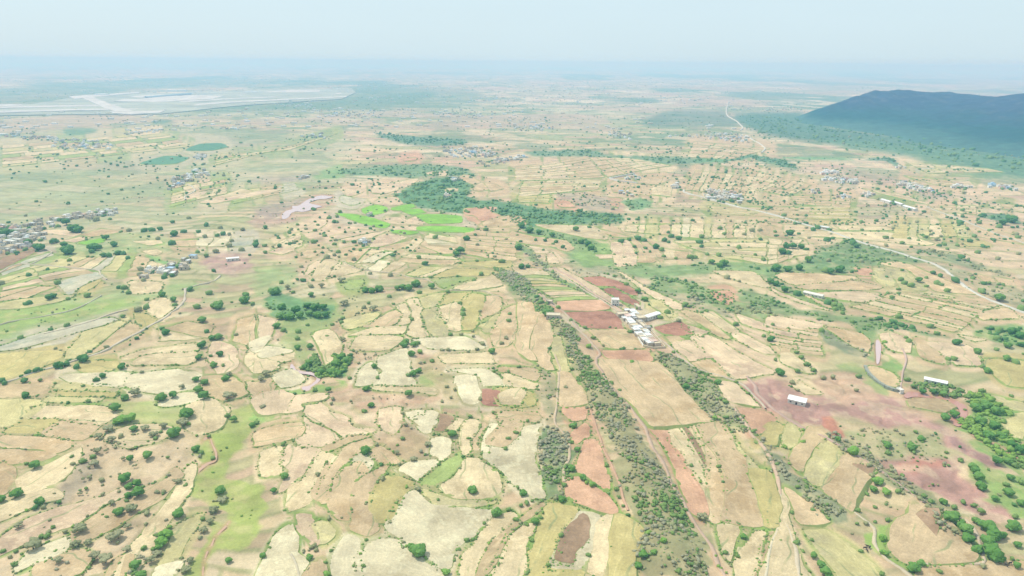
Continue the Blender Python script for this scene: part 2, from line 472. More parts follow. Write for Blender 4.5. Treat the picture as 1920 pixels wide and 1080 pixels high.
# zones painted into the ground: colour, feather px, strength
ZONES = [
 # far land, blues come from the air
 ('far_green', (0.12,0.21,0.14), 12, .6, 'F', '0,205 200,182 240,168 420,160 640,158 640,150 300,150 0,165'),
 ('far_green', (0.13,0.22,0.14), 12, .6, 'F', '380,200 560,180 760,165 900,175 860,190 640,205 480,212 390,210'),
 ('grass', (0.31,0.38,0.27), 40, .42, 'F', '0,260 600,250 640,300 560,360 300,420 0,440'),
 ('grass', (0.27,0.40,0.18), 14, .75, 'A1', '0,690 600,640 900,580 1250,540 1560,540 1620,560 1400,600 1300,640 1100,680 900,730 500,830 250,880 0,960'),
 ('grass', (0.28,0.40,0.14), 10, .8, 'A1', '0,740 600,690 1000,640 900,720 560,800 200,860 0,930'),
 ('grass', (0.27,0.40,0.19), 10, .6, 'A2', '0,430 200,400 300,440 280,560 100,600 0,620'),
 ('grass', (0.26,0.38,0.18), 16, .65, 'A1', '620,170 820,140 1200,180 1300,240 1240,300 1100,320 700,330 460,300 480,250'),
 ('grass', (0.31,0.39,0.14), 6, .85, 'B1', '1480,860 1700,700 1920,600 1960,640 1900,760 1820,880 1780,1020 1700,1080 1600,1080 1480,960'),
 ('grass', (0.31,0.40,0.13), 6, .85, 'C1', '1500,20 1820,0 1780,200 1720,320 1900,370 2000,420 2040,520 1980,640 1900,760 1760,860 1640,900 1560,1120 1400,1120 1480,900 1560,740 1700,560 1560,500 1460,460 1480,300 1620,200'),
 ('grass', (0.22,0.38,0.12), 5, .85, 'B2', '0,600 200,480 360,500 560,470 600,440 660,480 600,540 300,560 180,580 60,740 0,800 -30,700'),
 ('grass', (0.26,0.38,0.14), 8, .8, 'B2', '1230,490 1400,390 1420,440 1340,530'),
 ('grass', (0.34,0.43,0.17), 8, .7, 'B1', '800,620 960,600 1200,620 1480,660 1460,740 1380,830 1240,860 1000,840 820,780'),
 ('grass', (0.24,0.36,0.14), 8, .7, 'A2', '80,660 300,640 560,660 620,760 560,860 420,900 380,1080 220,1060 180,900 90,820'),
 ('thicket', (0.28,0.29,0.17), 6, .85, 'F', '925,500 975,515 1010,560 1040,595 1075,625 1100,680 1125,712 1165,760 1205,820 1235,880 1285,980 1340,1090 1210,1090 1190,1000 1180,930 1140,830 1105,760 1085,710 1050,640 1000,580 950,540'),
 ('scrub', (0.30,0.31,0.20), 6, .85, 'B3', '180,390 300,410 340,560 340,740 240,780 190,600'),
 ('thicket', (0.15,0.25,0.12), 5, .85, 'B3', '190,860 330,800 420,880 440,1080 400,1300 330,1340 240,1340 200,1100'),
 ('thicket', (0.25,0.29,0.17), 5, .85, 'B3', '1040,220 1100,280 1300,330 1500,480 1600,640 1700,760 1800,900 1700,860 1560,780 1480,720 1380,620 1240,480 1100,340 1040,300'),
 ('thicket', (0.20,0.25,0.17), 6, .85, 'C4', '-60,60 0,140 160,320 400,470 620,640 600,690 440,640 240,470 60,330 -80,160'),
 ('thicket', (0.25,0.29,0.17), 6, .8, 'C4', '400,0 560,60 860,220 1100,400 1330,640 1500,800 1600,880 1560,930 1300,700 1180,570 900,400 800,300 560,170'),
 ('grass', (0.24,0.40,0.11), 6, .85, 'C4', '800,740 920,700 880,850 960,940 1080,1000 1140,980 1100,1080 900,960 800,880'),
 ('grass', (0.24,0.38,0.12), 6, .85, 'C4', '1320,640 1500,700 1600,900 1620,1000 1540,960 1400,760'),
 ('grass', (0.22,0.37,0.12), 8, .85, 'C4', '1500,230 1620,240 1760,320 1900,330 1960,420 1960,620 1800,640 1640,440 1520,330'),
 ('grass', (0.17,0.33,0.10), 6, .9, 'B4', '1560,560 1840,700 1760,800 1900,920 1940,1100 1800,1060 1600,900 1440,800 1520,700'),
 ('grass', (0.20,0.35,0.11), 6, .85, 'B4', '1540,860 1660,900 1900,1060 1960,1200 1800,1100 1640,1000'),
 ('scrub', (0.33,0.36,0.21), 10, .8, 'B4', '620,840 980,820 1380,960 1440,1060 900,1090 760,1000 600,900'),
 ('erosion', (0.43,0.27,0.27), 14, .85, 'B4', '-60,440 130,470 400,560 640,560 900,560 1050,590 1100,700 1280,760 1400,830 1640,1000 1720,1080 1560,1070 1240,870 1000,790 860,800 560,720 300,780 60,720 -120,640 -240,480'),
 ('erosion', (0.50,0.37,0.29), 10, .8, 'B4', '400,440 560,400 700,440 880,580 780,620 560,640 420,560'),
 ('erosion', (0.42,0.25,0.25), 12, .85, 'C4', '850,220 1380,200 1450,330 1820,640 1700,700 1530,600 1280,500 1030,360'),
 ('erosion', (0.53,0.23,0.19), 8, .8, 'B4', '360,760 460,740 600,860 480,900'),
 ('erosion', (0.54,0.26,0.21), 8, .6, 'C4', '960,230 1300,215 1280,270 1120,310 1000,290'),
 ('erosion', (0.29,0.19,0.20), 7, .7, 'B4', '1300,820 1360,820 1660,1020 1720,1080 1640,1070 1420,930'),
 ('erosion', (0.44,0.30,0.31), 14, .75, 'A1', '1520,360 1640,310 1840,320 1900,400 1840,450 1700,470 1560,420'),
 ('erosion', (0.43,0.33,0.29), 14, .7, 'A2', '0,0 200,0 300,60 200,100 0,130'),
 ('erosion', (0.30,0.26,0.25), 10, .7, 'E2', '960,980 1100,860 1400,820 1540,830 1400,930 1300,960 1240,1030'),
 ('erosion', (0.36,0.31,0.30), 12, .6, 'E2', '900,600 1000,560 1500,530 1560,560 1400,600 1000,620'),
 ('erosion', (0.50,0.36,0.28), 14, .7, 'B2', '560,480 860,500 1340,560 1320,640 1100,640 900,700 760,640 560,620 540,560'),
 ('erosion', (0.44,0.34,0.25), 14, .7, 'B2', '560,0 700,40 720,200 900,240 1080,150 1000,280 800,300 660,260 600,160'),
 ('scrub', (0.54,0.46,0.32), 14, .8, 'B1', '700,820 900,780 1300,880 1480,900 1400,1000 1300,1080 560,1080 600,920'),
 ('erosion', (0.56,0.47,0.35), 20, .8, 'C1', '560,120 1400,60 1480,200 1380,440 1280,700 1000,980 700,1100 0,1100 0,620 300,560 400,380'),
 ('erosion', (0.32,0.30,0.26), 12, .6, 'C1', '340,500 560,220 720,240 640,330 460,540'),
 ('scrub', (0.40,0.32,0.22), 10, .8, 'B2', '1060,760 1180,820 1320,880 1300,1000 1240,1060 1000,1020 880,900 960,860 1080,840'),
 ('scrub', (0.40,0.36,0.22), 10, .7, 'B2', '1200,300 1380,280 1400,360 1500,460 1520,620 1420,640 1380,520 1240,420 1160,340'),
 ('green_band', (0.17,0.30,0.13), 8, .85, 'F', '965,395 1010,422 1080,440 1130,452 1165,485 1250,496 1360,492 1440,492 1480,498 1560,470 1600,500 1560,515 1440,520 1380,510 1250,520 1150,515 1080,490 1040,465 985,440'),
 ('green_band', (0.24,0.37,0.14), 8, .7, 'A3', '480,290 640,210 750,230 760,300 640,340 760,350 750,400 560,390 500,340'),
 ('scrub', (0.29,0.31,0.22), 8, .85, 'A3', '420,430 620,400 800,410 900,500 1100,560 1400,640 1560,720 1660,760 1640,800 1420,740 1180,640 1000,560 800,480 560,450'),
 ('thicket', (0.18,0.30,0.13), 8, .8, 'A3', '1040,500 1200,480 1480,560 1660,640 1920,720 1960,800 1700,760 1500,700 1300,620 1060,580'),
 ('thicket', (0.17,0.27,0.13), 6, .8, 'A3', '0,480 60,520 210,640 240,700 160,680 80,640 0,560 -100,440 -40,420'),
 ('thicket', (0.16,0.28,0.13), 6, .8, 'A3', '40,240 100,230 220,330 300,420 480,540 700,640 760,740 700,690 480,590 300,470 220,400 120,330'),
 ('thicket', (0.16,0.27,0.13), 10, .85, 'A4', '360,300 560,200 740,230 1000,300 1200,370 1000,380 820,400 560,460 400,440 300,360'),
 ('thicket', (0.17,0.28,0.13), 8, .85, 'A4', '-20,480 60,500 200,560 290,610 400,650 560,690 580,760 480,740 320,680 160,600 0,540'),
 ('thicket', (0.17,0.28,0.13), 8, .85, 'A4', '-160,560 0,620 200,710 430,750 640,770 800,800 1000,850 1240,900 1330,930 1200,920 960,880 820,880 700,920 600,830 400,800 200,770 0,740 -200,640'),
 ('thicket', (0.19,0.26,0.16), 8, .8, 'A4', '1110,270 1240,280 1500,360 1820,470 1700,460 1480,400 1280,330 1120,300'),
 ('scrub', (0.28,0.31,0.20), 10, .7, 'A4', '1220,380 1420,400 1560,480 1920,580 1960,740 1700,640 1540,580 1420,470'),
 ('grass', (0.18,0.33,0.12), 8, .85, 'A4', '1540,900 1720,850 1920,850 1960,1000 1840,1010 1700,960 1560,930'),
 ('grass', (0.22,0.34,0.15), 6, .8, 'B4', '640,60 800,80 820,140 800,300 740,300 780,180 700,100'),
 ('grass', (0.19,0.34,0.12), 6, .85, 'B4', '850,130 920,280 1000,400 960,420 840,340 860,240'),
 ('grass', (0.22,0.35,0.14), 6, .8, 'B4', '1060,140 1130,280 1040,280'),
 ('grass', (0.26,0.35,0.16), 6, .8, 'B4', '500,340 720,330 960,520 900,540 760,480 640,400'),
 ('thicket', (0.20,0.26,0.18), 6, .85, 'B4', '420,110 520,100 700,220 740,290 660,280 500,200'),
 ('forest', (0.10,0.24,0.12), 8, .95, 'F', '735,372 770,350 800,338 845,332 885,350 882,372 940,378 1010,392 1080,398 1160,402 1165,418 1050,424 985,424 940,408 905,396 870,402 820,398 770,388'),
 ('forest', (0.12,0.26,0.14), 8, .85, 'F', '640,318 700,312 760,308 830,310 880,320 890,335 830,330 780,336 720,332 640,328'),
 ('forest', (0.10,0.22,0.14), 6, .85, 'F', '700,250 760,256 870,262 865,272 800,274 750,268'),
 ('forest', (0.11,0.24,0.14), 6, .85, 'F', '985,285 1100,280 1160,292 1340,296 1360,304 1240,308 1200,300 1100,294 1020,294'),
 ('forest', (0.09,0.17,0.13), 10, .7, 'F', '1205,228 1240,212 1290,205 1360,212 1380,236 1300,240 1220,238'),
 ('forest', (0.08,0.18,0.12), 14, .95, 'F', '1380,215 1500,212 1560,240 1740,262 1920,290 1960,340 1800,310 1640,280 1480,262 1400,240'),
 ('forest', (0.12,0.24,0.14), 12, .7, 'F', '1560,262 1920,300 1960,345 1840,335 1700,296 1600,282'),
 ('forest', (0.09,0.23,0.13), 5, .9, 'E5', '700,270 800,300 900,320 1200,380 1290,460 1180,450 1000,400 860,370 760,330 600,370 500,350'),
 ('forest', (0.15,0.33,0.16), 5, .9, 'E5', '1100,340 1300,325 1700,335 1900,345 1880,365 1400,360'),
 ('green', (0.15,0.33,0.16), 5, .8, 'E5', '150,350 400,340 560,360 500,380 200,380'),
 ('forest', (0.10,0.23,0.13), 5, .9, 'E6', '1360,990 1600,970 1800,1000 1880,1060 1700,1060 1500,1030'),
 ('forest', (0.10,0.22,0.14), 5, .9, 'E6', '160,350 420,350 540,430 480,440 380,380 180,370'),
 ('forest', (0.11,0.24,0.15), 6, .8, 'E0', '720,400 740,375 1040,370 1080,410 900,440 740,440'),
 ('forest', (0.10,0.22,0.14), 6, .8, 'E0', '1280,320 1700,320 1720,280 1920,270 1920,300 1700,330 1300,335'),
 ('forest', (0.12,0.28,0.13), 6, .8, 'A2', '90,590 180,560 280,640 560,700 560,760 300,800 110,760'),
 ('forest', (0.12,0.30,0.10), 4, .85, 'B2', '320,340 440,260 460,340 540,310 640,250 700,290 660,410 600,420 520,400 460,360 380,370'),
 ('grass', (0.20,0.38,0.15), 6, .9, 'A1', '1090,310 1200,330 1290,400 1240,410 1180,400 1150,350'),
 ('grass', (0.20,0.38,0.16), 8, .7, 'E2', '1600,560 1800,440 1920,420 1960,560 1700,580'),
 ('scrub', (0.33,0.31,0.27), 10, .7, 'E4', '480,720 700,740 900,760 1200,860 1200,940 900,940 700,880 520,820'),
 ('green', (0.15,0.32,0.15), 6, .85, 'E4', '1260,820 1500,800 1580,870 1500,920 1380,940 1280,880'),
 ('scrub', (0.36,0.31,0.28), 10, .6, 'E6', '700,740 1040,740 1060,800 860,800'),
 ('scrub', (0.24,0.32,0.20), 10, .6, 'E6', '1240,560 1920,560 1920,640 1600,630 1300,600'),
 ('pale', (0.58,0.52,0.42), 5, .85, 'E3', '1150,270 1300,250 1560,250 1700,270 1600,320 1400,330 1180,310'),
]
# water and wet ground: name, colour, tile, polygon
WATER = [('pond', 'pale pinkish muddy pond beside grey eroded ground', 'E2', '1260,1040 1250,1000 1300,950 1370,930 1370,895 1440,890 1530,830 1600,800 1700,775 1820,790 1740,815 1660,820 1560,860 1700,895 1640,915 1560,945 1480,960 1420,955 1360,975 1330,1020 1290,1040'),
 ('stream', 'curving red-brown stream pool below the stone weir', 'B4', '1020,560 1060,535 1130,535 1200,560 1300,570 1400,590 1480,640 1500,700 1480,760 1430,795 1370,765 1370,735 1430,725 1440,690 1420,650 1370,615 1280,585 1180,580 1100,572 1040,582'),
 ('stream', 'narrow pink muddy pool upstream between green banks', 'B4', '812,148 835,150 850,190 846,250 836,310 816,320 812,260 808,200'),
 ('stream', 'thin orange-red creek channel winding through green shrubs at right edge', 'B4', '1530,850 1570,855 1700,915 1820,980 1900,1040 1890,1050 1800,1000 1680,935 1560,875'),
 ('stream', 'looping pinkish creek bend beside the bright green trees', 'B2', '250,330 262,300 285,330 300,360 360,375 430,385 475,410 480,440 440,480 390,520 345,510 350,490 400,480 450,440 440,415 400,400 330,390 260,365'),
 ('stream', 'thin red creek in the bright green meadow at bottom left', 'C1', '1712,640 1716,655 1690,690 1640,735 1606,775 1590,820 1560,865 1540,915 1528,965 1522,1020 1520,1100 1508,1100 1512,1010 1518,950 1532,900 1552,850 1584,800 1598,765 1632,725 1680,675'),
 ('stream', 'short red creek bend in the green meadow left of the pale fields', 'C1', '1560,10 1520,45 1505,75 1530,50 1575,35 1600,90 1614,112 1628,160 1616,206 1560,232 1512,268 1468,302 1486,256 1520,232 1556,214 1600,196 1612,160 1602,118 1585,80'),
 ('puddle', 'greyish rain puddle in red field, left of the round green tree', 'B3', '730,252 795,250 800,285 745,280'),
 ('puddle', 'greyish rain puddle below the small hedge in the long red field', 'B3', '800,362 870,358 880,385 810,388'),
]
# tracks and roads: name, label, width m, colour, points
ROADS = [
 ('road', 'pale paved country road curving through fields on the right', 7.5, (0.62,0.62,0.56), 'F', '1283,357 1286,363 1335,374 1385,388 1420,396 1470,410 1520,426 1560,437 1620,458 1680,474 1722,488 1745,494 1770,506 1790,522 1808,538 1830,552 1875,570 1925,588'),
 ('road', 'far pale road running past the dark hill', 8, (0.66,0.66,0.60), 'F', '1366,190 1362,205 1364,218 1380,228 1392,240 1388,246'),
 ('road', 'pale road bending beside the far roadside village', 6.5, (0.68,0.67,0.60), 'F', '1400,256 1412,264 1424,270 1434,278 1428,287'),
 ('road', 'pale road crossing the far right fields behind the white sheds', 6, (0.56,0.53,0.44), 'F', '1735,388 1765,400 1800,412 1860,436 1925,458'),
 ('track', 'straight dirt track beside hedge across the left fields', 4.2, (0.58,0.52,0.42), 'F', '-10,722 30,711 70,697 130,681 190,661 240,636 285,612 320,590 344,568 347,545'),
 ('track', 'dirt track leaving the left hamlet towards the pink field', 3.5, (0.60,0.54,0.42), 'F', '345,546 370,538 400,532 415,520'),
 ('track', 'winding dirt path from the left village past fan-shaped terraces', 2.8, (0.58,0.53,0.42), 'A1', '0,460 60,425 130,395 260,398 400,410 560,425 730,440 760,480 800,510'),
 ('track', 'dirt path joining the left village loop', 3.2, (0.58,0.53,0.42), 'A1', '250,390 330,350 390,310 370,290 300,282 250,290'),
 ('track', 'pale dirt path through bright green slope at left edge', 2.2, (0.60,0.56,0.42), 'A1', '-10,850 90,820 200,805 340,780 500,750 640,700 760,630'),
 ('track', 'pale dirt path on sandy strip below the green slope', 3.4, (0.62,0.55,0.42), 'A1', '330,910 500,870 700,815 860,760 960,735'),
 ('track', 'red dirt track along the right foot of the central ridge', 4.6, (0.56,0.42,0.32), 'F', '1010,560 1030,578 1050,586 1068,604 1085,622 1108,646 1124,668 1116,680 1121,700 1146,736 1180,772 1208,808 1220,832 1230,856 1250,888 1266,924 1290,964 1315,1000 1340,1040 1362,1090'),
 ('track', 'narrow red footpath along the left foot of the central ridge', 2.6, (0.56,0.37,0.26), 'F', '1108,775 1118,800 1124,820 1134,850 1150,885 1164,918 1172,945 1175,962'),
 ('track', 'sandy footpath between thicket and ridge', 3.0, (0.58,0.47,0.34), 'F', '1043,668 1049,700 1046,750 1040,790 1052,810 1066,830 1066,860 1057,880 1056,905'),
 ('track', 'hedge-lined dirt lane beside the farm village', 3.0, (0.58,0.50,0.40), 'F', '1000,500 1040,508 1090,540 1140,572 1190,606 1240,640 1275,672 1310,697 1350,708 1390,722 1420,750 1437,768'),
 ('track', 'pink dirt track from red wedge field to farm village', 4.5, (0.58,0.43,0.35), 'F', '1040,503 1075,522 1110,548 1145,570 1180,595'),
 ('track', 'pinkish track down the right side of the curved field', 3.6, (0.60,0.45,0.34), 'F', '1375,775 1400,810 1430,850 1452,885 1464,915 1466,930'),
 ('track', 'left wheel track of the sandy fork at the bottom', 3.0, (0.66,0.60,0.45), 'F', '1466,930 1464,960 1456,990 1444,1030 1432,1090'),
 ('track', 'sandy right branch of the forked track at bottom', 4.0, (0.64,0.56,0.42), 'F', '1466,950 1476,1000 1490,1040 1502,1090'),
 ('track', 'pink dirt road past the white shed to the bottom right', 5.0, (0.52,0.38,0.32), 'F', '1400,708 1440,760 1500,800 1550,828 1590,852 1640,880 1700,925 1730,950'),
 ('track', 'curving pale path around the green gully at bottom right', 3.2, (0.62,0.54,0.40), 'F', '1600,968 1618,978 1636,992 1640,1020 1660,1046 1700,1072 1720,1090'),
 ('track', 'pale path along the large triangular field', 3.2, (0.60,0.50,0.38), 'F', '1720,1062 1760,1056 1800,1056 1840,1058 1842,1040 1832,1005 1815,980 1795,972'),
 ('track', 'pink path from the weir up to the sandy rise', 2.6, (0.55,0.42,0.36), 'F', '1690,735 1692,700 1697,670 1690,655'),
 ('track', 'sandy track along terrace tops in the centre', 2.6, (0.56,0.49,0.36), 'A2', '650,365 720,405 830,432 920,442 1040,452 1180,488 1290,498 1380,570 1480,580 1700,580 1760,610 1830,625'),
 ('track', 'dirt track along the long terraces right of centre', 3.0, (0.55,0.48,0.36), 'A3', '200,640 300,700 380,760 450,850 520,920 600,1000 660,1070'),
 ('track', 'white farm track crossing the far right fields', 4.0, (0.60,0.56,0.46), 'D3', '0,900 100,930 300,985 480,1020 620,1065'),
 ('track', 'thin white path from village in the left green fields', 5.0, (0.62,0.59,0.48), 'E2', '180,635 240,660 268,715 210,750 160,775 170,810'),
 ('track', 'sandy path along bottom of bright green fields', 3.0, (0.60,0.54,0.40), 'F', '560,1085 545,1040'),
]
AIRPORT = [
 ('airfield', 'flat pale airfield ground round the runways', '-60,219 -60,199 60,198 140,184 200,177 330,173 500,168 660,165 668,172 640,184 430,199 300,214 150,216'),  # name, label, tile F polygon
 ('runway', 'long pale airport runway far left', '-40,215 -40,212 230,204 430,191 650,179 650,181 430,193.5 240,207'),
 ('runway', 'second pale airport runway parallel to the first', '-40,207 -40,204.5 200,197.5 420,185.5 640,173 640,175 420,187.5 210,200'),
 ('taxiway', 'broad pale taxiway crossing both runways', '150,184 175,184 205,196 245,208 262,214 225,214 195,204'),
 ('apron', 'large pale airport apron in front of the terminal', '215,192 250,182 300,178 370,179 420,180 400,186 300,192'),
 ('apron', 'pale apron at the near end of the taxiway', '205,211 310,208 300,212 245,216 212,214'),
 ('taxiway', 'pale curved airport taxiway left of terminal', '130,184 190,178 260,172 262,174 200,182 140,188'),
 ('taxiway', 'pale strip of taxiway at the far right end of airport', '440,176 540,168 600,168 600,171 520,173 450,179'),
 ('apron', 'pale apron left end of the airport', '-40,200 40,199 45,202 -40,204'),
]
